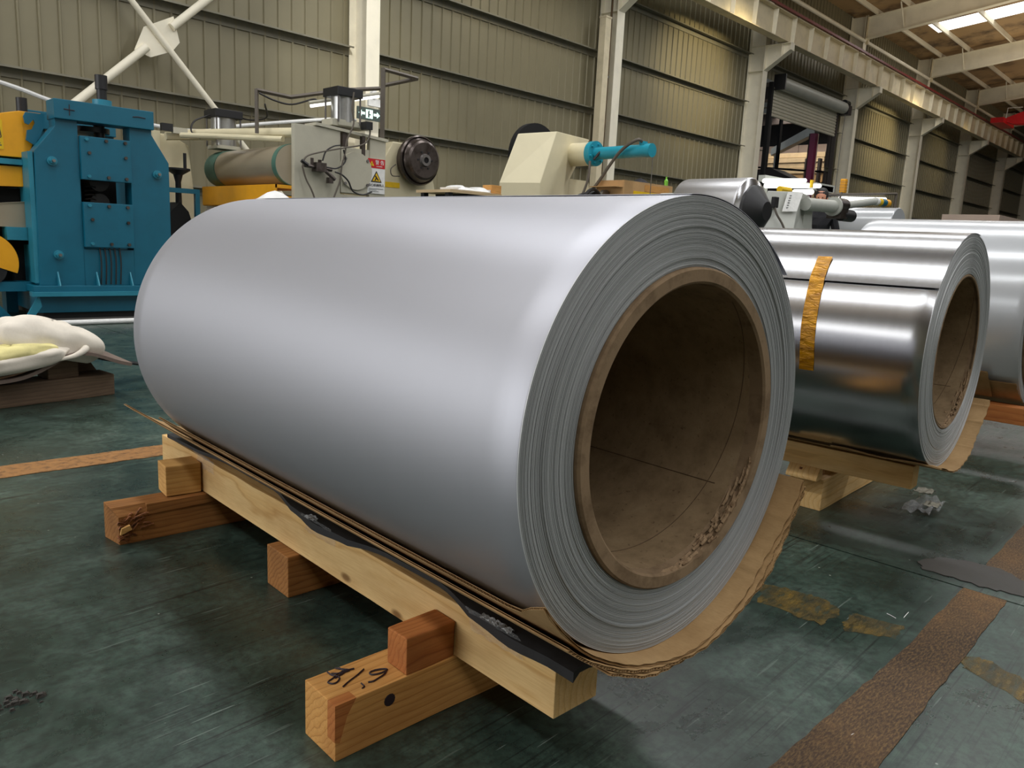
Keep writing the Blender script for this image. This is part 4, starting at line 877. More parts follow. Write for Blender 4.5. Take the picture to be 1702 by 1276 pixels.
# clutter showing just above the coil
t = thing('hydraulic_hoses', 'tangle of black hoses and fittings on the floor side of the uncoiler', 'hose', (8.25, 7.3, 0), 0)
for k in range(5):
    a = random.Random(k)
    obj('hose', B().tube(smoothpath([(a.uniform(-.2, .1), 0, 0.02), (a.uniform(-.3, .0), a.uniform(-.1, .1), .9), (a.uniform(-.2, .2), a.uniform(-.1, .1), 1.50+k*.03), (a.uniform(.2, .5), 0, 1.42+k*.02), (a.uniform(.2, .5), 0, 0.02)], 6), .022, 6), 'hose', t)
pc = at(1002, 322, 7.3); obj('gauge', B().cyl((pc.x-8.25, 0, pc.z-.03), 1, .085, -.06, .0, 20), 'steel', t)
def block_of(name, label, cat, px0, py0, px1, py1, Y, dep, mat, grp=None, base=0):
    """thing standing on the floor whose visible top spans the given place of the picture at depth Y"""
    a, b_ = at(px0, py0, Y), at(px1, py1, Y); o = thing(name, label, cat, ((a.x+b_.x)/2, Y, base), 0, grp)
    return o, (b_.x-a.x)/2, max(a.z, b_.z)-base
# bench with folded cloth
t, hw_, ht = block_of('work_bench', 'dark bench top just showing above the coil under a folded white cloth', 'bench', 748, 321, 834, 323, 6.6, .5, 'hose')
obj('bench_top', B().box(-hw_, hw_, 0, .6, ht-.03, ht), 'boards', t, 0); obj('bench_body', B().box(-hw_*.3, hw_*.95, .02, .58, ht-.3, ht-.03), 'void', t, 0)
for x_ in (-hw_+.02, hw_-.08): obj('bench_leg', B().box(x_, x_+.06, .05, .11, 0, ht-.03).box(x_, x_+.06, .48, .54, 0, ht-.03), 'black', t, 0)
BT = ht
cc = thing('folded_cloth', 'white folded cloth roll lying on the bench above the coil', 'cloth', (t.location.x, 6.65, BT), 0)
def clo(u, v):
    z = .03+.008*sin(u*9)+(.016 if u < .2 or u > .72 else 0)*(1-abs(2*v-1)**3)
    return (-.17+.44*u, .02+.35*v, z*(1-abs(2*v-1)**6)*(1-abs(2*u-1)**10)+.003)
obj('upper_fold', B().grid(clo, 28, 10, .012), 'white', cc); obj('lower_fold', B().grid(lambda u, v: (-.19+.48*u, .05+.3*v, .018+.008*sin(7*u)), 20, 4, .02), 'white', cc)
ob = thing('wooden_wedge', 'small orange brown block beside the folded cloth', 'block', (t.location.x+.33, 6.7, BT), 0); obj('block', B().box(-.03, .12, 0, .15, 0, .10), 'pine2', ob, 0, bev=.004)
# cardboard box right of the uncoiler
t, hw_, ht = block_of('cardboard_box', 'open brown cardboard box with yellow strip behind the coil top', 'box', 1037, 311, 1118, 310, 7.0, .5, 'cardbox')
obj('box_body', B().box(-hw_, hw_, 0, .5, ht-.45, ht), 'cardbox', t, 0); obj('box_print', B().box(-.1, .48, -.005, 0, ht-.12, ht-.03), 'pine2', t, 0); obj('yellow_strip', B().box(-.35, .5, -.006, 0, ht-.22, ht-.13), 'signyel', t, 0)
obj('box_flap', B().box(-hw_-.15, -hw_, .02, .5, ht-.10, ht-.09), 'cardbox', t, 0)
BX = t
t2 = thing('pallet_stack', 'stack of plain pallets carrying the cardboard box', 'pallet', (BX.location.x, 7.0, 0), 0)
nlev = int((ht-.45)/.145)
for k in range(nlev): obj('pallet', B().box(-.6, .6, 0, .6, k*.145, k*.145+.02).box(-.6, .6, 0, .6, k*.145+.115, k*.145+.135).box(-.6, -.5, 0, .6, k*.145+.02, k*.145+.115).box(-.05, .05, 0, .6, k*.145+.02, k*.145+.115).box(.5, .6, 0, .6, k*.145+.02, k*.145+.115), 'boards', t2, 0)
obj('top_board', B().box(-.6, .6, 0, .6, nlev*.145, ht-.452), 'boards', t2, 0)
gb = thing('green_bottle', 'small bright green bottle on the cardboard box', 'bottle', (BX.location.x+hw_-.03, 7.1, ht), 0)
obj('bottle', B().rev([(0, 0), (.028, 0), (.03, .08), (.012, .11), (.012, .14), (0, .14)], 2, (0, 0, 0), 14), plain('green_plastic', rgb(120, 190, 60), .3), gb)
br = thing('blue_rag', 'crumpled dark blue rag lying on the cardboard box', 'rag', (BX.location.x+.10, 7.15, ht), 0)
obj('rag', B().grid(lambda u, v: (-.15+.3*u, .2*v, .01+.05*sin(pi*u)*sin(pi*v)*(1+.5*sin(9*u+5*v))), 14, 8, .006), 'navy', br)
t = thing('covered_drum', 'drum under a white plastic cover, its tip peeping over the far end of the coil', 'drum', (2.53, 5.05, 0), 0)
obj('drum', B().cyl((0, 0, 0), 2, .24, 0, .95, 28), 'blue', t)
obj('plastic_cover', B().rev([(.25, .55), (.255, .95), (.24, 1.05), (.14, 1.14), (.05, 1.20), (0, 1.215)], 2, (0, 0, 0), 14), 'white', t, 60)
# ------------------------------------------------------------------ unwinding station behind the second coil
def at2(px, py, Y, o): v = at(px, py, Y); return (v.x-o[0], v.y-o[1], v.z-o[2])
us = thing('unwinding_station', 'grey unwinding station with sloping front, control pendant, paper sheet and clutch flange', 'machine', (8.5, 4.6, 0))
O = (8.5, 4.6, 0)
v = [at2(1244, 400, 4.5, O)[:2]+(0,), at2(1318, 400, 4.35, O)[:2]+(0,), at2(1352, 400, 4.6, O)[:2]+(0,), at2(1290, 400, 5.3, O)[:2]+(0,),
     at2(1258, 385, 4.5, O), at2(1318, 385, 4.35, O), at2(1350, 385, 4.6, O), at2(1290, 385, 5.3, O),
     at2(1276, 317, 4.6, O), at2(1331, 319, 4.5, O), at2(1346, 326, 4.75, O), at2(1300, 318, 5.3, O)]
obj('housing', B().add(v, [(3, 2, 1, 0), (0, 1, 5, 4), (1, 2, 6, 5), (2, 3, 7, 6), (3, 0, 4, 7), (4, 5, 9, 8), (5, 6, 10, 9), (6, 7, 11, 10), (7, 4, 8, 11), (8, 9, 10, 11)]), 'greym', us, 0, bev=.008)
def face(px, py, off=.012):   # a point on the sloping front face, lifted a little off it
    a, b_, c_ = (Vector(at(1258, 385, 4.5)), Vector(at(1318, 385, 4.35)), Vector(at(1276, 317, 4.6)))
    n = (b_-a).cross(c_-a).normalized()
    if n.y > 0: n = -n
    o_ = Vector((0, 0, CAM_H)); d = Vector(at(px, py, 1.0))-o_; k = (a-o_).dot(n)/d.dot(n); p = o_+d*k+n*off; return (p.x-8.5, p.y-4.6, p.z)
q = [face(*p) for p in ((1299, 352), (1323, 352), (1334, 320), (1309, 320))]
obj('paper_sheet', B().add(q+[(p[0], p[1]+.005, p[2]) for p in q], [(0, 1, 2, 3), (7, 6, 5, 4), (0, 4, 5, 1), (1, 5, 6, 2), (2, 6, 7, 3), (3, 7, 4, 0)]), 'paper', us, 0)
b = B()
for i in range(6):
    y_ = 346-i*4; p, r_ = face(1305+i*1.2, y_, .018), face(1308+i*1.2, y_, .018); b.tube([p, r_], .004, 4)
obj('paper_writing', b, 'exitgreen', us)
pp = face(1284, 338, .03); obj('control_pendant', B().box(pp[0]-.04, pp[0]+.045, pp[1]-.03, pp[1]+.02, pp[2]-.06, pp[2]+.06), 'black', us, 0, bev=.008)
obj('pendant_cable', B().tube(smoothpath([face(1284, 345, .03), face(1288, 358, .03), face(1296, 372, .03), face(1302, 386, .03)], 5), .012, 6), 'cable', us)
c1, c2 = at(1345, 340, 4.45), at(1384, 343, 4.45)
obj('mandrel_tube', B().tube([(c1.x-8.5-.1, -.15, c1.z), (c2.x-8.5, -.15, c2.z)], .075, 24), 'greym', us)
obj('flange_plate', B().cyl((0, -.15, c2.z), 0, .115, c2.x-8.5, c2.x-8.5+.03, 24), 'greym', us)
obj('clutch_motor', B().cyl((0, -.15, c2.z+.03), 0, .085, c2.x-8.5+.04, c2.x-8.5+.30, 20).box(c2.x-8.5+.05, c2.x-8.5+.24, -.24, -.06, c2.z-.14, c2.z-.03), 'darksteel', us)
obj('motor_guard', B().cyl((0, -.17, c2.z-.09), 0, .075, c2.x-8.5+.20, c2.x-8.5+.50, 18), 'black', us)
e = at(1475, 338, 4.45)
obj('output_tube', B().tube([(c2.x-8.5+.3, -.15, c2.z+.03), (e.x-8.5-.42, -.15, e.z)], .046, 18), 'greym', us)
xe = e.x-8.5-.42
for m_, w_ in (('white', .07), ('signyel', .10), ('blue', .14), ('yellow', .12)):
    obj('colour_band', B().cyl((0, -.15, e.z), 0, .052, xe, xe+w_, 20), m_, us); xe += w_
obj('support_leg', B().prism([(c1.x-8.5-.02, 0), (c1.x-8.5+.42, 0), (c1.x-8.5+.20, c1.z-.06), (c1.x-8.5+.0, c1.z-.06)], 1, -.1, .1), 'greym', us, 0)
obj('foot_plate', B().box(-.6, 1.3, -.3, .8, 0, .05), 'greym', us, 0)
# roll of aluminium held on the station
rc = thing('mounted_aluminium_roll', 'grey aluminium roll held on a mandrel with a black gripper end above the coils', 'coil', (7.73, 4.5, 1.02))
obj('rolled_sheet', B().rev([(.15, .0), (.34, .0), (.35, .015), (.35, .78), (.345, .8), (.15, .8)], 1, (0, 0, .37), 72), 'greycoil', rc)
obj('roll_face', B().rev([(.20, -.05), (.25, -.04), (.338, -.002), (.34, .0)], 1, (0, 0, .37), 72), 'mirror', rc)
obj('mandrel', B().cyl((0, 0, .37), 1, .15, -.12, 1.1, 32), 'black', rc)
obj('gripper_cone', B().rev([(0, -.20), (.10, -.20), (.16, -.15), (.27, -.06), (.27, -.02), (.1, -.02)], 1, (0, 0, .37), 40), 'black', rc)
# its rear stand
t = thing('mandrel_stand', 'grey stand carrying the mandrel behind the mounted roll', 'stand', (7.73, 5.5, 0)); obj('stand', B().prism([(-.35, 0), (.35, 0), (.16, 1.2), (-.16, 1.2)], 1, -.1, .15), 'greym', t, 0); obj('bearing', B().cyl((0, 0, 1.39), 1, .2, -.1, .15, 24), 'greym', t)
# lamp battens of the inspection stand further back
ls = thing('inspection_lamp_stand', 'grey frame with two bright white tube lamps behind the unwinding station', 'lamp', (13.0, 6.5, 0))
for (a, b_, c_, d_, r_) in ((1270, 300.5, 1338, 300, .036), (1273, 308.5, 1362, 309, .04)):
    p, q_ = at(a, b_, 6.5), at(c_, d_, 6.5); obj('tube_lamp', B().tube([(p.x-13, 0, p.z), (q_.x-13, 0, q_.z)], r_, 10), 'tube', ls)
p, q_ = at(1321, 319, 6.2), at(1349, 319, 6.2); obj('tube_lamp', B().tube([(p.x-13, -.3, p.z), (q_.x-13, -.3, q_.z)], .045, 10), 'tube', ls)
p, q_ = at(1270, 296, 6.6), at(1385, 297, 6.6); obj('top_rail', B().box(p.x-13, q_.x-13, .08, .2, p.z-.05, p.z+.05), 'greym', ls, 0)
p, q_ = at(1355, 309, 6.6), at(1386, 309, 6.6); obj('cross_rail', B().box(p.x-13, q_.x-13, .08, .2, p.z-.06, p.z+.06), 'greym', ls, 0)
obj('amber_band', B().tube([(at(1349, 305, 6.43).x-13, -.07, at(1349, 299, 6.43).z), (at(1349, 305, 6.43).x-13, -.07, at(1349, 312, 6.43).z)], .03, 8), 'signyel', ls)
p = at(1297, 315.5, 6.3); obj('yellow_lamp', B().tube([(p.x-13-.12, -.25, p.z), (p.x-13+.2, -.25, p.z)], .05, 10), 'signyel', ls)
for px in (1275, 1382): x_ = at(px, 300, 6.6).x-13; obj('stand_leg', B().box(x_-.04, x_+.04, .1, .18, 0, 2.0), 'greym', ls, 0)
# second lamp and its frame
l2 = thing('lamp_frame', 'slim dark frame holding one white tube lamp right of the unwinding station', 'frame', (14.9, 6.5, 0))
p, q_ = at(1372, 324, 6.5), at(1490, 322, 6.5); obj('top_bar', B().tube([(p.x-14.9, 0, p.z), (q_.x-14.9, 0, q_.z)], .025, 8), 'cable', l2)
obj('post', B().tube([(q_.x-14.9, 0, 0), (q_.x-14.9, 0, q_.z)], .03, 8), 'cable', l2); obj('post', B().tube([(p.x-14.9, 0, 0), (p.x-14.9, 0, p.z)], .03, 8), 'cable', l2)
p, q_ = at(1396, 331, 6.5), at(1470, 332, 6.5); obj('tube_lamp', B().tube([(p.x-14.9, 0, p.z), (q_.x-14.9, 0, q_.z)], .05, 10), 'tube', l2)
# yellow signal light on a stem over the clutch motor
p = at(1402, 309, 4.45); xs = p.x-8.5
obj('signal_light', B().box(xs-.034, xs+.034, -.184, -.116, p.z-.085, p.z+.085), 'yellow', us, 0, bev=.012)
b = B()
for i in range(4): b.box(xs-.036, xs+.036, -.187, -.113, p.z-.06+i*.035, p.z-.053+i*.035)
o_ = obj('signal_light_groove', b, 'pine2', us, 0); o_['kind'] = 'stuff'
obj('signal_stem', B().tube([(xs-.03, -.15, p.z-.08), (xs-.06, -.15, p.z-.16), (xs-.06, -.15, c2.z+.05)], .012, 6), 'cable', us)
# far white roll with a hand wheel and cup
p = at(1480, 354, 5.0)
p = at(1500, 346, 5.6)
wr = thing('white_coated_roll', 'white roll lying far behind the silver coils, left of a cream column', 'coil', (p.x-.1, 5.6, p.z-.70))
t = thing('roll_cradle', 'dark cradle stand carrying the far white roll', 'stand', (p.x-.1, 5.6, 0)); obj('cradle', B().prism([(-.4, 0), (.4, 0), (.3, p.z-.60), (.0, p.z-.70), (-.3, p.z-.60)], 1, .2, .5), 'greym', t, 0)
obj('cradle', B().prism([(-.4, 0), (.4, 0), (.3, p.z-.60), (.0, p.z-.70), (-.3, p.z-.60)], 1, 1.0, 1.3), 'greym', t, 0)
obj('rolled_sheet', B().rev([(.1, 0), (.34, 0), (.35, .01), (.35, 1.5), (.1, 1.5)], 1, (0, 0, .35), 60), 'whitecoat', wr); obj('core_tube', B().rev([(.09, -.02), (.11, -.02), (.11, 1.5), (.09, 1.5)], 1, (0, 0, .35), 32, closed=True), 'core', wr)
# person behind the station
def person():
    root = thing('person', 'person in dark clothes with black hair, half hidden behind the grey station', 'person', (10.60, 5.1, 0), radians(-72))
    me = bpy.data.meshes.new('body'); J = [((0, 0, .95), .15), ((0, 0, 1.12), .14), ((0, .0, 1.32), .16), ((0, 0, 1.45), .12), ((0, -.01, 1.53), .055), ((0, -.02, 1.60), .06),
        ((-.17, 0, 1.43), .065), ((-.25, -.02, 1.18), .05), ((-.22, -.16, .98), .038), ((-.19, -.26, .97), .03), ((.17, 0, 1.43), .065), ((.25, -.02, 1.18), .05), ((.22, -.16, .98), .038), ((.19, -.26, .97), .03),
        ((-.10, 0, .88), .10), ((-.11, -.01, .48), .065), ((-.11, .03, .09), .045), ((-.11, -.14, .04), .04), ((.10, 0, .88), .10), ((.11, -.01, .48), .065), ((.11, .03, .09), .045), ((.11, -.14, .04), .04)]
    E_ = [(0, 1), (1, 2), (2, 3), (3, 4), (4, 5), (3, 6), (6, 7), (7, 8), (8, 9), (3, 10), (10, 11), (11, 12), (12, 13), (0, 14), (14, 15), (15, 16), (16, 17), (0, 18), (18, 19), (19, 20), (20, 21)]
    me.from_pydata([j[0] for j in J], E_, []); o = bpy.data.objects.new('body', me); COL.objects.link(o); o.parent = root
    m = o.modifiers.new('skin', 'SKIN'); s_ = o.modifiers.new('sub', 'SUBSURF'); s_.levels = 1; s_.render_levels = 1
    for i, j in enumerate(J): me.skin_vertices[0].data[i].radius = (j[1], j[1])
    me.skin_vertices[0].data[0].use_root = True; me.materials.append(MT['navy'])
    hd = obj('head', B().rev([(0, -.125), (.04, -.12), (.066, -.08), (.078, -.01), (.082, .04), (.07, .09), (.04, .12), (0, .128)], 2, (0, 0, 0), 20), 'skin', root, 60, loc=(0, -.03, 1.67)); hd.scale = (.92, 1.12, 1)
    obj('nose', B().hexa([(-.012, -.08, -.035), (.012, -.08, -.035), (.012, -.07, -.035), (-.012, -.07, -.035), (-.006, -.105, -.03), (.006, -.105, -.03), (.005, -.075, .01), (-.005, -.075, .01)]), 'skin', hd)
    for sx in (-1, 1): obj('ear', B().rev([(0, -.01), (.022, -.006), (.024, .004), (0, .01)], 0, (sx*.083, 0, -.005), 12), 'skin', hd); obj('eye', B().rev([(0, -.009), (.009, 0), (0, .009)], 1, (sx*.028, -.074, .01), 10), 'hair', hd)
    obj('mouth', B().box(-.022, .022, -.073, -.066, -.066, -.060), 'signred', hd)
    obj('hair', B().rev([(.082, -.03), (.09, .02), (.09, .07), (.072, .115), (.04, .14), (0, .148)], 2, (0, .014, 0), 20), 'hair', hd, 60)
    for sx in (-1, 1):
        h = B(); h.hexa([(-.035, -.015, -.01), (.035, -.015, -.01), (.035, .015, -.01), (-.035, .015, -.01), (-.04, -.012, -.09), (.04, -.012, -.09), (.04, .012, -.09), (-.04, .012, -.09)])
        for k, l_ in enumerate((.065, .075, .07, .055)): x_ = -.03+.02*k; h.tube([(x_, 0, -.085), (x_, -.01, -.085-l_*.55), (x_, -.03, -.085-l_)], [.009, .008, .006], 6)
        h.tube([(.035, 0, -.03), (.06, -.01, -.06), (.062, -.02, -.09)], [.011, .01, .008], 6)
        obj('hand', h, 'skin', root, 50, loc=(sx*.19, -.27, .97), rot=(-1.2, 0, 0))
    root.scale = (1.03, 1.03, 1.03)
    return root
person()
# more coils to the far right
p = at(1662, 357, 7.0)
st = thing('sheet_stack', 'pale pinkish stack of sheets far behind the white coil at the right edge', 'stack', (p.x, 7.0, 0), WA)
obj('sheet_bundle', B().box(0, 4.0, 0, 1.5, p.z-.45, p.z), 'boardp', st, 0); obj('stack_base', B().box(0.05, 3.9, .1, 1.4, 0, p.z-.45), 'boards', st, 0)
# ------------------------------------------------------------------ the coils
def face_rings(R, r0, n, seg=200, amp=.0009, seed=1, y0=0.0):
    """the layered end: every wound layer stands a touch proud of or behind its neighbour"""
    rnd = random.Random(seed); prof = []; dr = (R-r0)/n; off = 0.0
    for i in range(n):
        ra, rb = r0+i*dr, r0+(i+1)*dr; off = off*.5+rnd.uniform(-amp, amp)*.8
        if rnd.random() < .07: off += rnd.choice((-1, 1))*amp*1.6
        prof += [(ra+dr*.02, y0+.0008), (ra+dr*.14, off+y0-.0012), (ra+dr*.82, off+y0-.0012), (ra+dr*.98, y0+.0008)]
    prof.append((R, y0+.0002)); return B().rev(prof, 1, (0, 0, 0), seg)
def coil(name, label, C, psi, R, r0, L, mat, prot=.012, ri=.254, nl=60, seed=1, torn=True, group=None, zb=0.0):
    """C = centre of the front face; origin of the thing is at the coil's underside"""
    root = thing(name, label, 'coil', (C[0], C[1], C[2]-R), -psi, group)
    H = (0, 0, R)
    rs = 216; ny = 24; rnd = random.Random(seed); b = B()
    def wob(a, y): return .0007*sin(2*a+1.3*y*3+.4)+.0005*sin(3*a-y*5)*1.0
    v = []
    ys = [0.0, .0015]+[.0015+(L-.003)*j/ny for j in range(1, ny+1)]+[L]
    for i in range(rs):
        a = 2*pi*i/rs
        for j, y in enumerate(ys):
            r = R-(.001 if j in (0, len(ys)-1) else 0)+(0 if j < 2 else wob(a, y)*min(1, y/.3))
            v.append((r*cos(a), y, r*sin(a)))
    m = len(ys); f = [(i*m+j, i*m+j+1, ((i+1) % rs)*m+j+1, ((i+1) % rs)*m+j) for i in range(rs) for j in range(m-1)]
    b.add(v, f); b.rev([(R-.001, L), (r0, L), (r0, .003)], 1, (0, 0, 0), rs)
    obj('rolled_sheet', b, mat, root, 40, loc=H)
    obj('layered_end', face_rings(R-.0006, r0, nl, 216, .0011, seed), 'edges', root, 18, loc=H)
    # paper core with chamfered, partly torn rim
    seg = 180; y_in = [-prot+.004, .03, .1, .3, .7, L+prot]
    prof = [(r0-.0005, .004), (r0-.0005, -prot+.004), (r0-.004, -prot), (ri+.004, -prot), (ri, -prot+.004), (ri, -prot+.010), (ri, .0), (ri, .01), (ri, .02)]
    b = B(); v = []; m = len(prof); rn = random.Random(5)
    def tear(a, k):
        d = math.degrees(a); d = (d+180) % 360-180
        if not torn or not (-97 < d < -18): return 0.0
        t = (d+97)/79; w_ = sin(pi*t)**.7
        if -66 < d < -30: w_ *= 1.9
        return w_
    for i in range(seg):
        a = 2*pi*i/seg
        for k, (r, y) in enumerate(prof):
            t = tear(a, k)
            if t and k in (3, 4, 5, 6, 7):
                dy = {3: .002, 4: .006, 5: .009, 6: .008, 7: .004}[k]*t; dr = {3: .001, 4: .005, 5: .004, 6: .003, 7: .002}[k]*t
                y += dy+rn.uniform(-.002, .002)*min(1, t); r += dr+rn.uniform(-.0022, .0022)*min(1, t)
            v.append((r*cos(a), y, r*sin(a)))
    b.add(v, [(i*m+k, i*m+k+1, ((i+1) % seg)*m+k+1, ((i+1) % seg)*m+k) for i in range(seg) for k in range(m-1)])
    co = obj('paper_core', b, 'core', root, 40, loc=H)
    obj('core_bore', B().rev([(ri, .02), (ri, .3), (ri, L+.01)], 1, (0, 0, 0), 120), 'core_in', co, 60)
    if torn:      # ragged paper fibres along the tear
        b = B()
        for q in range(150):
            d = rn.uniform(-95, -20); a = radians(d); t = tear(a, 0)
            if -66 < d < -30 or rn.random() < .45:
                r = ri+.002+rn.uniform(-.001, .006)*t; y = -prot+.004+rn.uniform(.0, .016)*t; la = rn.uniform(.02, .07); th = rn.uniform(.0006, .0022)
                P = [(r*cos(a-la), y, r*sin(a-la)), ((r-.001)*cos(a), y-th, (r-.001)*sin(a)), ((r+.001)*cos(a+la), y+.001, (r+.001)*sin(a+la)), ((r+.004)*cos(a), y+th*1.8, (r+.004)*sin(a))]
                b.add(P+[(p[0]*.985, p[1]+.003, p[2]*.985) for p in P], [(0, 1, 2, 3), (7, 6, 5, 4), (0, 4, 5, 1), (1, 5, 6, 2), (2, 6, 7, 3), (3, 7, 4, 0)])
        o_ = obj('torn_fibres', b, 'core_torn', co, 0); o_['kind'] = 'stuff'
        # spiral winding seam and lengthwise joint inside the bore
        pts = []
        for i in range(80):
            d = 60-i*2.6; a = radians(d); y = .105-(.077/116)*(d+93); pts.append(((ri-.0002)*cos(a), y, (ri-.0002)*sin(a)))
        obj('winding_seam', B().tube(pts, .0007, 5), 'seam', co)
        a = radians(-35.5); obj('joint_line', B().tube([((ri-.0002)*cos(a), .05, (ri-.0002)*sin(a)), ((ri-.0002)*cos(a+.01), .7, (ri-.0002)*sin(a+.01))], .0009, 5), 'seam', co)
    return root
C1 = (1.1272, .744, .652); R1 = .3974
k1 = coil('aluminium_coil', 'large satin silver coil in the foreground on wooden beams, brown paper core facing the camera', C1, 0.0, R1, .2817, 1.5735, 'satin', nl=72, seed=3)
# loose outer end of the sheet lifting off on the upper right
def lap(R, a0, a1, y0, y1, lift, n=40, th=.0008):
    def fn(u, v):
        a = a0+(a1-a0)*u; r = R+.0006+lift*max(0, (u-.55)/.45)**2; return (r*cos(a), y0+(y1-y0)*v, r*sin(a))
    return B().grid(fn, n, 6, th)
obj('loose_outer_layer', lap(R1+.0005, radians(95), radians(41), -.001, 1.57, .011), 'satin', k1, 60, loc=(0, 0, R1))
C2 = (2.911, .861, .6584); R2 = .3977
k2 = coil('aluminium_coil', 'bright mirror-like silver coil with an amber tape strip, second from the left', C2, -.068, R2, .266, 1.30, 'mirror', nl=34, seed=9, prot=.002)
obj('outer_flap', lap(R2+.0012, radians(80), radians(146.8), -.003, 1.30, .006), 'mirror', k2, 60, loc=(0, 0, R2))
# flap edge wrinkle of bright sheet
def tape(u, v):
    a = radians(132.5+58.5*u); lift = .0095 if a < radians(146.5) else .0095-.0065*min(1, (a-radians(146.5))/radians(4))
    r = R2+lift+.0005*sin(40*u+7*v)+.0006*sin(17*u*v+3); y = .353-.026*min(1, u*1.1)**1.2+.049*v
    return (r*cos(a), y, r*sin(a))
obj('amber_tape', B().grid(tape, 60, 6, .0006), 'amber', k2, 60, loc=(0, 0, R2))
C3 = (4.65, 1.0, .72); R3 = .46
k3 = coil('aluminium_coil', 'white coated coil at the right edge of the picture, cut by the frame', C3, -.03, R3, .405, .87, 'whitecoat', nl=16, seed=12, ri=.385, torn=False)
# ------------------------------------------------------------------ timber under the coils
def timber(name, label, cat, x0, x1, y0, y1, z0, z1, mat, along='y', bev=.004, group=None, rz=0.0):
    cx, cy = (x0+x1)/2, (y0+y1)/2
    t = thing(name, label, cat, (cx, cy, z0), rz, group)
    L = (y1-y0) if along == 'y' else (x1-x0); w_ = (x1-x0) if along == 'y' else (y1-y0)
    b = B(); n = max(2, int(L/.12)); rnd = random.Random(sum(map(ord, label))); h = z1-z0
    rows = []
    for i in range(n+1):
        x = -L/2+L*i/n; j = lambda: rnd.uniform(-.0012, .0012)
        rows.append([(x, -w_/2+j(), j() if i not in (0, n) else 0.0), (x, w_/2+j(), 0.0), (x, w_/2+j(), h+j()), (x, -w_/2+j(), h+j())])
    v = [p for r in rows for p in r]; f = [(0, 1, 2, 3), (4*n+3, 4*n+2, 4*n+1, 4*n)]
    for i in range(n):
        for k in range(4): f.append((4*i+k, 4*i+4+k, 4*i+4+(k+1) % 4, 4*i+(k+1) % 4))
    b.add(v, f)
    o = obj('timber', b, mat, t, 0, bev=bev, rot=(0, 0, pi/2 if along == 'y' else 0)); return t, o
timber('wooden_beam', 'long pale pine beam under the near left side of the large coil', 'beam', .955, 1.073, .848, 2.775, .1145, .228, 'pine', bev=.002, group='beams under the large coil')
timber('wooden_beam', 'pine beam hidden under the right side of the large coil', 'beam', 1.181, 1.30, .90, 2.74, .1145, .228, 'pine', bev=.002, group='beams under the large coil')
t, ob = timber('wooden_block', 'yellow pine cross block in front with handwritten marks and a knot', 'block', .675, 1.95, 1.128, 1.240, 0, .1138, 'pine2', 'x', bev=.002)
t.rotation_euler[2] = 0; FB = t
# split face at the near end of the marked block
obj('split_corner', B().prism([(0, .04), (.0, .1142), (.045, .1145), (.026, .085), (.010, .035)], 1, -.0565, -.030), 'redwood', t, 0, loc=(-.6385, 0, 0), rot=(0, 0, .0))
sv = B()
zt = .1150
def stroke(pts, wv=.0034):
    sv.tube(smoothpath([(x-1.3125, y-1.184, zt) for x, y in pts], 5), wv*.6, 4)
def bt(px, py):
    v = at(px, py, 1.0); d = v-Vector((0, 0, CAM_H)); k = (.1145-CAM_H)/d.z; p = Vector((0, 0, CAM_H))+d*k; return (p.x, p.y)
g = lambda x, y: bt(420+x/2.996, 850+y/2.996)
stroke([g(505, 782), g(440, 800), g(400, 830), g(375, 850), g(400, 858), g(425, 845), g(430, 825), g(395, 815), g(372, 800)])
stroke([g(410, 780), g(440, 785), g(480, 790), g(440, 805), g(390, 808)]); stroke([g(430, 778), g(455, 800), g(410, 830)])
stroke([g(553, 785), g(520, 815), g(480, 845), g(450, 872)])
stroke([g(610, 790), g(585, 800), g(590, 812), g(625, 808), g(660, 795), g(668, 785), g(640, 785), g(610, 790)]); stroke([g(668, 787), g(655, 810), g(625, 830), g(600, 845), g(575, 850)])
stroke([g(540, 855), g(555, 870), g(545, 880)], .003)
obj('handwritten_mark', sv, 'marker', t, 60)
kn = at(648, 1163, 1.128); obj('knot_hole', B().rev([(0, -.0008), (.009, -.0008), (.012, -.0006), (.013, .0005)], 1, (kn.x-1.3125, -.056, kn.z), 12), 'marker', t, 40)
timber('wooden_block', 'reddish middle cross block peeping out under the long pine beam', 'block', .920, 1.75, 1.78, 1.90, 0, .1135, 'brownwood', 'x', bev=.003)
# broken block at the back: left end splintered
t = thing('wooden_block', 'brown cross block with a splintered broken end under the far part of the coil', 'block', (1.25, 2.42, 0), radians(-2.5))
b = B(); L_ = 1.15; xs_ = -.575
poly = [(-.045, 0), (.05, 0), (.05, .1135), (-.02, .1135), (-.045, .088)]
n = 14; rnd = random.Random(4); v = []
for i in range(n+1):
    x = xs_+L_*i/n
    for k, (y, z) in enumerate(poly):
        jx = 0
        if i == 0 and k in (0, 4): jx = .018
        cut = 0.0
        if k in (3, 4) and 1 <= i <= 6: cut = .012+rnd.uniform(-.004, .006)
        v.append((x+jx, y+(cut if k == 4 else 0), z-(cut if k in (3,) and i > 2 else 0)))
f = [tuple(range(5)), tuple(5*n+k for k in (4, 3, 2, 1, 0))]+[(5*i+k, 5*i+5+k, 5*i+5+(k+1) % 5, 5*i+(k+1) % 5) for i in range(n) for k in range(5)]
obj('timber', B().add(v, f), 'brownwood', t, 0, bev=.002)
b = B()
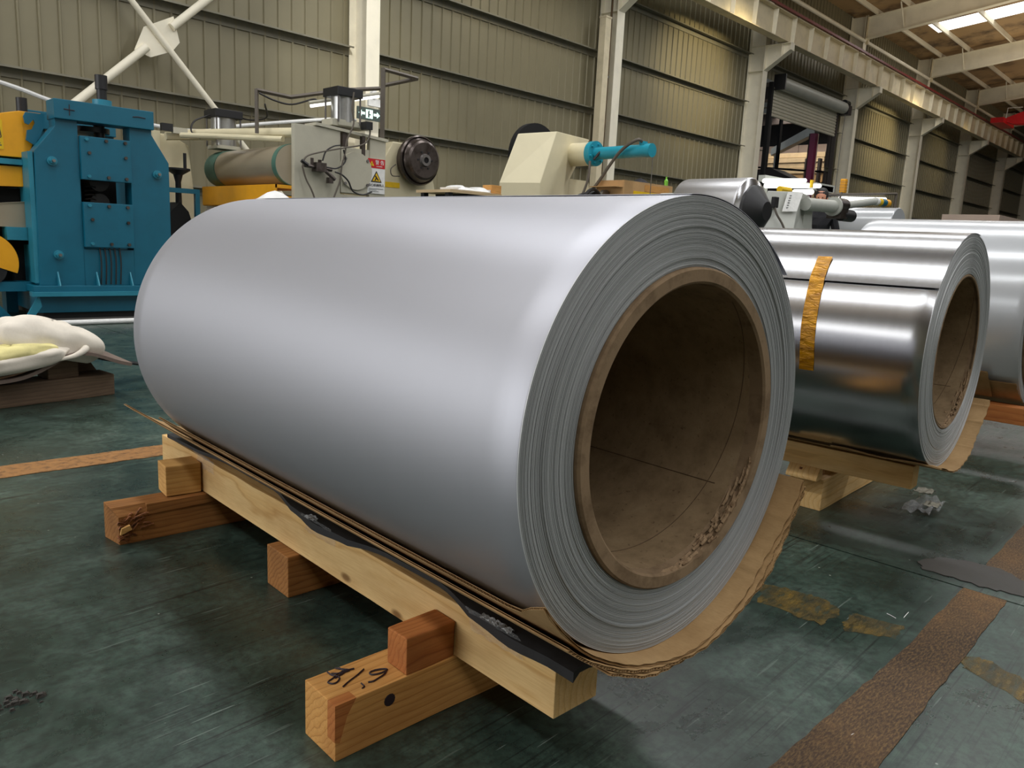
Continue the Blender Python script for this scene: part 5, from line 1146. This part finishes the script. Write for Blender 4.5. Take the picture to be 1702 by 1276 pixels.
for i in range(70):
    x = xs_+.012+abs(rnd.gauss(0, .035)); z = rnd.uniform(.004, .08); y = -.047+rnd.uniform(-.004, .008); l_ = rnd.uniform(.012, .045); th = rnd.uniform(.0015, .005); a = rnd.uniform(-.9, .9)
    dx, dz = l_*cos(a), l_*sin(a)
    if z+dz < .002: dz = .002-z
    b.hexa([(x, y, z), (x+dx, y-.002, z+dz), (x+dx, y+.006, z+dz), (x, y+.006, z), (x+.002, y-rnd.uniform(0, .005), z+th), (x+dx*.8, y-.001, z+dz+th*.3), (x+dx*.8, y+.006, z+dz+th*.3), (x+.002, y+.006, z+th)])
o_ = obj('splinters', b, 'splinter', t, 0); o_['kind'] = 'stuff'
obj('splinter_flake', B().hexa([(xs_+.018, -.058, .035), (xs_+.05, -.060, .048), (xs_+.052, -.052, .050), (xs_+.018, -.05, .035), (xs_+.022, -.058, .055), (xs_+.045, -.060, .062), (xs_+.045, -.052, .064), (xs_+.022, -.05, .056)]), 'pine3', t, 0)
obj('torn_ledge', B().hexa([(xs_+.10, -.04, .078), (xs_+.42, -.042, .086), (xs_+.42, -.012, .086), (xs_+.10, -.012, .078), (xs_+.10, -.036, .112), (xs_+.42, -.040, .112), (xs_+.42, -.012, .1135), (xs_+.10, -.012, .1135)]), 'brownwood', t, 0, bev=.002)
timber('wooden_chock', 'orange chock standing on the marked front block against the long beam', 'block', .833, .9535, 1.130, 1.196, .1145, .1915, 'redwood', 'x', bev=.003)
timber('wooden_chock', 'yellow square chock on the broken block at the far end of the beam', 'block', .846, .9535, 2.425, 2.515, .1145, .212, 'pine3', 'x', bev=.003, rz=radians(-5))
# foam and cardboard under the large coil
def zc(x, r): return C1[2]-sqrt(max(1e-6, r*r-(x-C1[0])**2))
fm = thing('foam_sheet', 'black foam sheet wrapped in film between the coil cardboard and the beams', 'sheet', (C1[0], 1.7, .2285))
def crump0(cx, cy, cz, sx, sy, sz, seed):
    rn = random.Random(seed); p = [rn.random()*6 for _ in range(4)]
    return B().grid(lambda u, v: (cx+sx*(u-.5), cy+sy*(v-.5), cz+sz*(.5+.3*sin(9*u+p[0])+.3*sin(7*v+11*u+p[1])+.2*sin(17*v+p[2]))), 14, 18)
for (y_, q_) in ((.98, 1), (1.02, 3), (1.70, 2)): obj('film_crumple', crump0(.945-C1[0], y_-1.7, .0125, .018, .045, .006, q_), 'glint', fm, 0)
FK = [(.79, .941), (.86, .943), (.95, .939), (1.06, .946), (1.22, .975), (1.40, .972), (1.55, .947), (1.68, .940), (1.80, .950), (2.0, .985), (2.3, .985), (2.5, .96), (2.73, .955)]
def FE(y):
    for (a, p), (b_, q) in zip(FK, FK[1:]):
        if y <= b_:
            t_ = max(0, (y-a)/(b_-a)); t_ = t_*t_*(3-2*t_); return p+(q-p)*t_
    return FK[-1][1]
def foam_pt(u, v, top):
    y = .795+1.93*v; t_ = .012
    ed = FE(y); x = ed+(1.30-ed)*u
    lim = zc(x, R1+.018)
    if x < .956: dr = (.956-x)
    else: dr = 0
    if top: z = min(.2405, lim)-dr*.35
    else: z = (min(.2295, lim-.004) if x > .956 else .2290-dr*.9)
    if v < .05 and u < .12: z += .002*(1-v/.05)
    return (x-C1[0], y-1.7, z-.2285)
NU, NV = 44, 60; v = [foam_pt(i/NU, j/NV, True) for i in range(NU+1) for j in range(NV+1)]+[foam_pt(i/NU, j/NV, False) for i in range(NU+1) for j in range(NV+1)]
ix = lambda i, j: i*(NV+1)+j; M_ = (NU+1)*(NV+1)
f = [(ix(i, j), ix(i+1, j), ix(i+1, j+1), ix(i, j+1)) for i in range(NU) for j in range(NV)]; f += [tuple(k+M_ for k in reversed(q)) for q in f]
for i in range(NU): f += [(ix(i, 0), ix(i, 0)+M_, ix(i+1, 0)+M_, ix(i+1, 0)), (ix(i+1, NV), ix(i+1, NV)+M_, ix(i, NV)+M_, ix(i, NV))]
for j in range(NV): f += [(ix(0, j+1), ix(0, j+1)+M_, ix(0, j)+M_, ix(0, j)), (ix(NU, j), ix(NU, j)+M_, ix(NU, j+1)+M_, ix(NU, j+1))]
obj('foam', B().add(v, f), 'foam', fm, 60)
# shiny film patches round the foam's edge and over the beam face
def film_patch(y0, y1, seed):
    rn = random.Random(seed); ph = rn.random()*6
    def fn(u, v):
        y = y0+(y1-y0)*v+.004*sin(9*u+ph); s = .07*u
        if s < .03: p = (.947-.016*(1-s/.03)*.2-.004, .247-.03*(s/.03)*.4)
        else: p = (.9525-.0015*sin(20*v+ph), .235-(s-.03))
        return (p[0]-C1[0]-.0012*abs(sin(30*u+11*v+ph)), y-1.7, p[1]-.2285+.001*sin(25*v*u+ph))
    return B().grid(fn, 16, 16)
obj('plastic_film', film_patch(.93, 1.08, 3), 'film', fm, 60); obj('plastic_film', film_patch(1.60, 1.75, 5), 'film', fm, 60); obj('plastic_film', film_patch(2.32, 2.45, 8), 'film', fm, 60)
def cardboard(root, Rb, al, ar, y0, y1, th=.0046, lift=.022, seed=1, wave='y', n=150, lam=.0085, corner=0.0, front_wave=.006, yback=None):
    """corrugated sheet bent round the coil: two liners and a fluted middle; al/ar = end angles (deg), lift = how far the left end springs off"""
    rn = random.Random(seed); ph = [rn.random()*6 for _ in range(5)]
    def fr(a):       # front edge, slightly wavy
        return y0+front_wave*(sin(a*5+ph[0])*.6+sin(a*13+ph[1])*.3)+.0015*sin(a*60+ph[2])
    def bk(a):
        return (yback(a) if yback else y1)+.004*sin(a*9+ph[3])
    def P(u, v, off):
        left = al
        if corner and v < .055: left = al-corner*(1-v/.055)**.7
        d = left+(ar-left)*u; a = radians(d)
        r = Rb+off
        q = max(0, (-112-d)/30.0); r += lift*q**1.6
        q2 = max(0, (d+52)/32.0); r += .016*q2**1.5
        r += .0012*sin(a*21+ph[4])*(1 if q2 > 0 else .3)
        for dc_, w__ in ((-62.5, .5), (-43.5, .7), (-33, .4)): r -= .0018*math.exp(-((d-dc_)/w__)**2)
        if -56 < d < -46: r += .0008*sin(d*5.5)
        ya, yb = fr(a), bk(a)
        return (r*cos(a), ya+(yb-ya)*v, r*sin(a))
    nv = 40
    obj('liner', B().grid(lambda u, v: P(u, v, .0), n, nv, .0005), 'kraft', root, 60)
    obj('liner', B().grid(lambda u, v: P(u, v, th), n, nv, .0005), 'kraft', root, 60)
    b = B()
    if wave == 'y':
        L = y1-y0; m_ = int(L/lam)*4; arc = 20
        v_ = []
        for j in range(m_+1):
            o_ = th*.5+th*.45*sin(j*pi/2)
            for i in range(arc+1): v_.append(P(i/arc, j/m_, o_+.0003))
        f_ = [(j*(arc+1)+i, j*(arc+1)+i+1, (j+1)*(arc+1)+i+1, (j+1)*(arc+1)+i) for j in range(m_) for i in range(arc)]
        b.add(v_, f_)
    else:
        L = radians(ar-al)*Rb; m_ = int(abs(L)/lam)*4; nn = 14
        v_ = []
        for j in range(m_+1):
            o_ = th*.5+th*.45*sin(j*pi/2)
            for i in range(nn+1): v_.append(P(j/m_, i/nn, o_+.0003))
        f_ = [(j*(nn+1)+i, j*(nn+1)+i+1, (j+1)*(nn+1)+i+1, (j+1)*(nn+1)+i) for j in range(m_) for i in range(nn)]
        b.add(v_, f_)
    obj('fluting', b, 'kraft', root, 0)
s_ = thing('cardboard_sheet', 'innermost corrugated cardboard layer cradling the large coil, torn corner at lower left', 'cardboard', (C1[0], C1[1], C1[2]), 0, 'cardboard layers under the large coil')
cardboard(s_, R1+.0012, -142, -21, -.046, 1.60, seed=2, wave='y', corner=10.5, lift=.016)
s_ = thing('cardboard_sheet', 'middle corrugated cardboard layer under the large coil', 'cardboard', (C1[0], C1[1], C1[2]), 0, 'cardboard layers under the large coil')
cardboard(s_, R1+.0075, -140, -22.5, -.052, 1.92, seed=6, wave='a', lift=.024, front_wave=.005)
s_ = thing('cardboard_sheet', 'lowest corrugated cardboard layer, bent and creased, under the large coil', 'cardboard', (C1[0], C1[1], C1[2]), 0, 'cardboard layers under the large coil')
cardboard(s_, R1+.0155, -122, -24, -.050, 1.5, seed=11, wave='a', lift=.02, front_wave=.007)
# ------------------------------------------------------------------ second coil's supports
def rot2(C, psi, lx, ly): return (C[0]+lx*cos(psi)+ly*sin(psi), C[1]-lx*sin(psi)+ly*cos(psi))
psi2 = -.068
def sup2(name, label, cat, lx, ly, z0, sx, sy, sz, mat, rz=0.0, along='y', bev=.003):
    p = rot2(C2, psi2, lx, ly); t, o = timber(name, label, cat, p[0]-sx/2, p[0]+sx/2, p[1]-sy/2, p[1]+sy/2, z0, z0+sz, mat, along, bev, rz=-psi2+rz); return t, o
sup2('wooden_beam', 'yellow beam along the left underside of the bright taped coil', 'beam', -.045, .76, .172, .07, 1.40, .0835, 'pine')
sup2('wooden_beam', 'beam end showing behind the cardboard on the right of the taped coil', 'beam', .27, .70, .190, .06, 1.40, .088, 'pine3')
sup2('wooden_block', 'pale yellow cross block on the floor under the taped coil', 'block', .448, .435, 0, 1.0, .13, .1235, 'pine', along='x')
t_, o_ = sup2('wooden_wedge', 'pale wedge plank with nail holes leaning on the cross block beside the yellow beam', 'wedge', -.10, .44, .1238, .001, .001, .001, 'pine')
bpy.data.objects.remove(o_)
obj('plank', B().hexa([(.0, -.06, .0), (.06, -.06, .0), (.06, .06, .0), (.0, .06, .0), (.0, -.06, .012), (.055, -.06, .075), (.055, .06, .075), (.0, .06, .012)]), 'pine', t_, 0, bev=.003)
for (x_, z_) in ((.02, .038), (.04, .061)): obj('nail_hole', B().cyl((x_, .01, z_-.003), 2, .006, -.004, .003, 8), 'splinter', t_, 0)
sup2('wooden_block', 'short spacer block between cross block and yellow beam under the taped coil', 'block', .0, .45, .1238, .07, .10, .048, 'brownwood', along='x')
sup2('wooden_block', 'spacer block under the right beam of the taped coil', 'block', .27, .45, .1238, .07, .10, .066, 'brownwood', along='x')
sup2('wooden_block', 'far cross block hidden under the taped coil', 'block', .1, 1.2, 0, 1.0, .1, .1715, 'brownwood', along='x')
s_ = thing('cardboard_sheet', 'brown cardboard strip under the taped coil, front edge sticking out on the right', 'cardboard', C2, -psi2)
cardboard(s_, R2+.0012, -111, -29, -.055, 1.36, seed=22, wave='y', lift=.012, lam=.02, front_wave=.004)
s_ = thing('cardboard_strip', 'folded cardboard strip lying along the yellow beam under the taped coil', 'cardboard', C2, -psi2)
obj('strip', B().grid(lambda u, v: (-.17+.07*u, -.04+.36*v, -.372-.014*u+.003*sin(v*9)), 6, 12, .005), 'kraft', s_)
pf_ = thing('plastic_scrap', 'crumpled clear plastic scraps hanging from the yellow beam end', 'plastic', (3.17, .98, .0))
def crump(cx, cy, cz, sx, sy, sz, seed):
    rn = random.Random(seed); p = [rn.random()*6 for _ in range(4)]
    return B().grid(lambda u, v: (cx+sx*(u-.5), cy+sy*(v-.5), cz+sz*(.5+.3*sin(9*u+p[0])+.3*sin(7*v+11*u+p[1])+.2*sin(17*v+p[2]))), 18, 14, .001)
obj('film', crump(.04, .0, .004, .20, .10, .03, 2), MT['film'], pf_, 0); obj('grey_flap', crump(.08, .02, .06, .09, .06, .008, 4), 'girt', pf_, 0); obj('grey_flap', crump(.02, -.03, .03, .08, .05, .008, 7), 'girt', pf_, 0)
pl_ = thing('plastic_wrap', 'clear film bunched over the end of the yellow beam', 'plastic', rot2(C2, psi2, -.005, .20)+(.2565,), -psi2); obj('film', crump(0, 0, -.002, .09, .26, .02, 9), 'film', pl_, 0)
obj('film', B().grid(lambda u, v: (-.035-.001*sin(14*u+9*v), -.12+.22*u, -.012-.08*v), 14, 8), 'film', pl_, 0)
# ------------------------------------------------------------------ third coil's supports
def sup3(name, label, cat, lx, ly, z0, sx, sy, sz, mat, along='y'):
    p = rot2(C3, -.03, lx, ly); return timber(name, label, cat, p[0]-sx/2, p[0]+sx/2, p[1]-sy/2, p[1]+sy/2, z0, z0+sz, mat, along, .004, rz=.03)
sup3('wooden_beam', 'reddish brown beam under the white coil at the right edge', 'beam', -.27, .45, .195, .09, 1.10, .085, 'redwood')
sup3('wooden_beam', 'beam under the far side of the white coil', 'beam', .27, .45, .195, .09, 1.10, .085, 'redwood')
sup3('wooden_block', 'cross block in shadow under the white coil', 'block', 0, .72, 0, 1.0, .1, .195, 'brownwood', 'x')
s_ = thing('cardboard_sheet', 'dark layered cardboard edge under the white coil at the right edge', 'cardboard', C3, .03)
cardboard(s_, R3+.0015, -138, -40, .0, .86, seed=31, wave='a', lift=.02, lam=.02)
s_ = thing('cardboard_sheet', 'reddish torn cardboard piece against the lower left of the white coil', 'cardboard', C3, .03)
cardboard(s_, R3+.014, -146, -120, .12, .85, seed=33, wave='a', lift=.012, lam=.02)
# ------------------------------------------------------------------ rag pile on mats, left
tb, _o = timber('wooden_beam', 'old dark brown timber lying on the floor at the left edge under the cloth', 'beam', .35, 1.395, 4.60, 4.77, 0, .12, 'oldwood', 'x', .008, rz=radians(9.5)); tb.location = (.82, 4.635, 0)
tc, _o = timber('wooden_chock', 'old grey chock on the dark timber under the brown mats', 'block', 1.0, 1.16, 4.62, 4.74, .12, .215, 'oldwood', 'x', .006, rz=radians(12))
tc2 = thing('wooden_wedge', 'dark triangular wedge behind the grey chock', 'wedge', (1.22, 4.86, .0), radians(12)); obj('wedge', B().prism([(-.12, 0), (.16, 0), (.02, .22), (-.12, .22)], 1, -.04, .06), 'oldwood', tc2, 0, bev=.004)
def mat_sheet(root, name, z_of, x0, x1, y0, y1, th, mt):
    obj(name, B().grid(lambda u, v: (x0+(x1-x0)*u, y0+(y1-y0)*v+.1*u, z_of(u, v)), 40, 8, th), mt, root, 60)
mp_ = thing('floor_mat', 'brown wavy rubber mat draped over the old timber, left edge', 'mat', (1.0, 4.62, .12), 0)
zf_ = lambda u, v: .022+.105*math.exp(-((u-.78)/.16)**2)+.05*max(0, u-.55)-.02*v*0
mat_sheet(mp_, 'mat', zf_, -.78, .40, -.22, .30, .018, 'mat')
mp2 = thing('floor_mat', 'pinkish brown board lying on the wavy mat under the cloth', 'mat', (1.0, 4.62, .14), 0)
mat_sheet(mp2, 'board', lambda u, v: .018+.105*math.exp(-((u-.86)/.2)**2), -.80, .28, -.20, .30, .008, 'matpink')
mp3 = thing('rubber_strip', 'thin dark rubber strip reaching down from the mats to the floor', 'strip', (1.4, 4.80, 0), 0)
obj('strip', B().grid(lambda u, v: (-.15+.75*u, .0+.12*v+.35*u, .205-.20*u**.8), 20, 3, .01), 'hose', mp3, 60)
cl = thing('dirty_cloth', 'crumpled off-white cloth with yellow stain piled on the brown mats', 'cloth', (.80, 4.62, .14), 0)
def pillow(cx, cy, cz, rx, ry, rz_, tilt, yaw, wr, seed, nu=56, nv=36, ex=.75):
    rn = random.Random(seed); ph = [rn.random()*6.28 for _ in range(8)]; b = B()
    sg_ = lambda t, e: math.copysign(abs(t)**e, t)
    def fn(u, v):
        a = 2*pi*u; e = pi*(v-.5)
        x = rx*sg_(cos(e), ex)*sg_(cos(a), ex); y = ry*sg_(cos(e), ex)*sg_(sin(a), ex); z = rz_*sg_(sin(e), .8)
        k = 1+wr*(.5*sin(3*a+ph[0]+2*v)+.35*sin(7*a+5*v+ph[1])+.3*sin(11*v+2*a+ph[2]))*cos(e)
        fold = wr*.9*abs(sin(5*x/rx+3*y/ry+ph[3]))**3
        fine = .012*sin(23*u+9*v+ph[5])+.010*sin(41*u-17*v+ph[6])+.008*sin(31*v+13*u+ph[7])+.02*abs(sin(9*u+6*v+ph[2]))**5
        k += fine*cos(e)
        x *= k; y *= k; z = z*(1+wr*.6*sin(4*a+ph[4]))-fold*rz_*(1 if z > 0 else 0)
        z = max(z, -rz_*.75)
        c, s_ = cos(tilt), sin(tilt); x, z = x*c+z*s_, -x*s_+z*c
        c, s_ = cos(yaw), sin(yaw); return (cx+x*c-y*s_, cy+x*s_+y*c, cz+z)
    return b.grid(fn, nu, nv)
p_ = at(78, 570, 4.66); obj('upper_fold', pillow(p_.x-.80, .03, p_.z-.14+.02, .25, .17, .108, radians(15), .0, .11, 3), 'cloth', cl, 60)
p_ = at(40, 597, 4.55); obj('lower_fold', pillow(p_.x-.80-.05, -.08, p_.z-.14+.0, .26, .13, .065, radians(-10), .0, .12, 6), 'cloth', cl, 60)
p_ = at(30, 592, 4.5); obj('yellowed_fold', pillow(p_.x-.80-.02, -.12, p_.z-.14+.012, .20, .09, .05, radians(-6), .05, .14, 9), 'clothyel', cl, 60)
p_ = at(132, 575, 4.56)
obj('rolled_edge', B().tube(smoothpath([(p_.x-.80-.13, -.17, p_.z-.14-.05), (p_.x-.80-.05, -.16, p_.z-.14-.035), (p_.x-.80+.01, -.12, p_.z-.14-.01), (p_.x-.80+.03, -.02, p_.z-.14+.0), (p_.x-.80+.02, .1, p_.z-.14)], 6), [.008+.0009*i for i in range(25)], 12), 'cloth', cl, 60)
# white conduit on the floor in front of the mill and the rail strip behind it
t = thing('floor_conduit', 'thin white conduit pipe lying along the floor before the blue mill', 'pipe', (1.6, 7.93, 0), radians(1.2)); obj('conduit', B().tube([(-2.4, 0, .025), (3.6, 0, .025)], .024, 10), 'white', t)
t = thing('sill_strip', 'pale stone sill strip on the floor between conduit and mill', 'sill', (1.6, 8.12, 0), radians(1.2)); obj('sill', B().box(-2.4, 3.6, 0, .13, 0, .03), 'patch', t, 0)
# small debris
for i, (px, py, l_) in enumerate(((22, 1170, 'small brown clump of dirt on the floor at the lower left edge'),)):
    v = at(px, py, 1.0); d = v-Vector((0, 0, CAM_H)); k = -CAM_H/d.z; p = d*k
    t = thing('dirt_clump', l_, 'debris', (p.x, p.y, 0)); b = B(); rn = random.Random(3)
    for q in range(26):
        x_, y_, s__ = rn.gauss(0, .022), rn.gauss(0, .012), rn.uniform(.003, .009); b.hexa([(x_, y_, 0), (x_+s__*2, y_, 0), (x_+s__*2, y_+s__, 0), (x_, y_+s__, 0), (x_+s__*.3, y_, s__), (x_+s__*1.3, y_+s__*.2, s__*.8), (x_+s__*1.5, y_+s__, s__), (x_, y_+s__, s__*.7)])
    o_ = obj('clump', b, 'patch', t, 0)
def shav(px0, py0, px1, py1, lb):
    P_ = []
    for (a, b_) in ((px0, py0), (px1, py1)):
        v = at(a, b_, 1.0); d = v-Vector((0, 0, CAM_H)); P_.append(d*(-CAM_H/d.z)+Vector((0, 0, CAM_H)))
    t = thing('metal_shaving', lb, 'shaving', (P_[0].x, P_[0].y, 0)); q = P_[1]-P_[0]
    obj('shaving', B().tube([(0, 0, .0015), (q.x*.5, q.y*.5, .002), (q.x, q.y, .0015)], .0009, 5), 'white', t)
shav(1502, 1027, 1510, 1018, 'tiny bright metal sliver on the floor, upright one near the yellow mark'); shav(1474, 1020, 1489, 1028, 'tiny bright metal sliver lying slanted left of the upright sliver'); shav(1412, 1224, 1421, 1219, 'tiny bright metal sliver on the rusty floor strip')
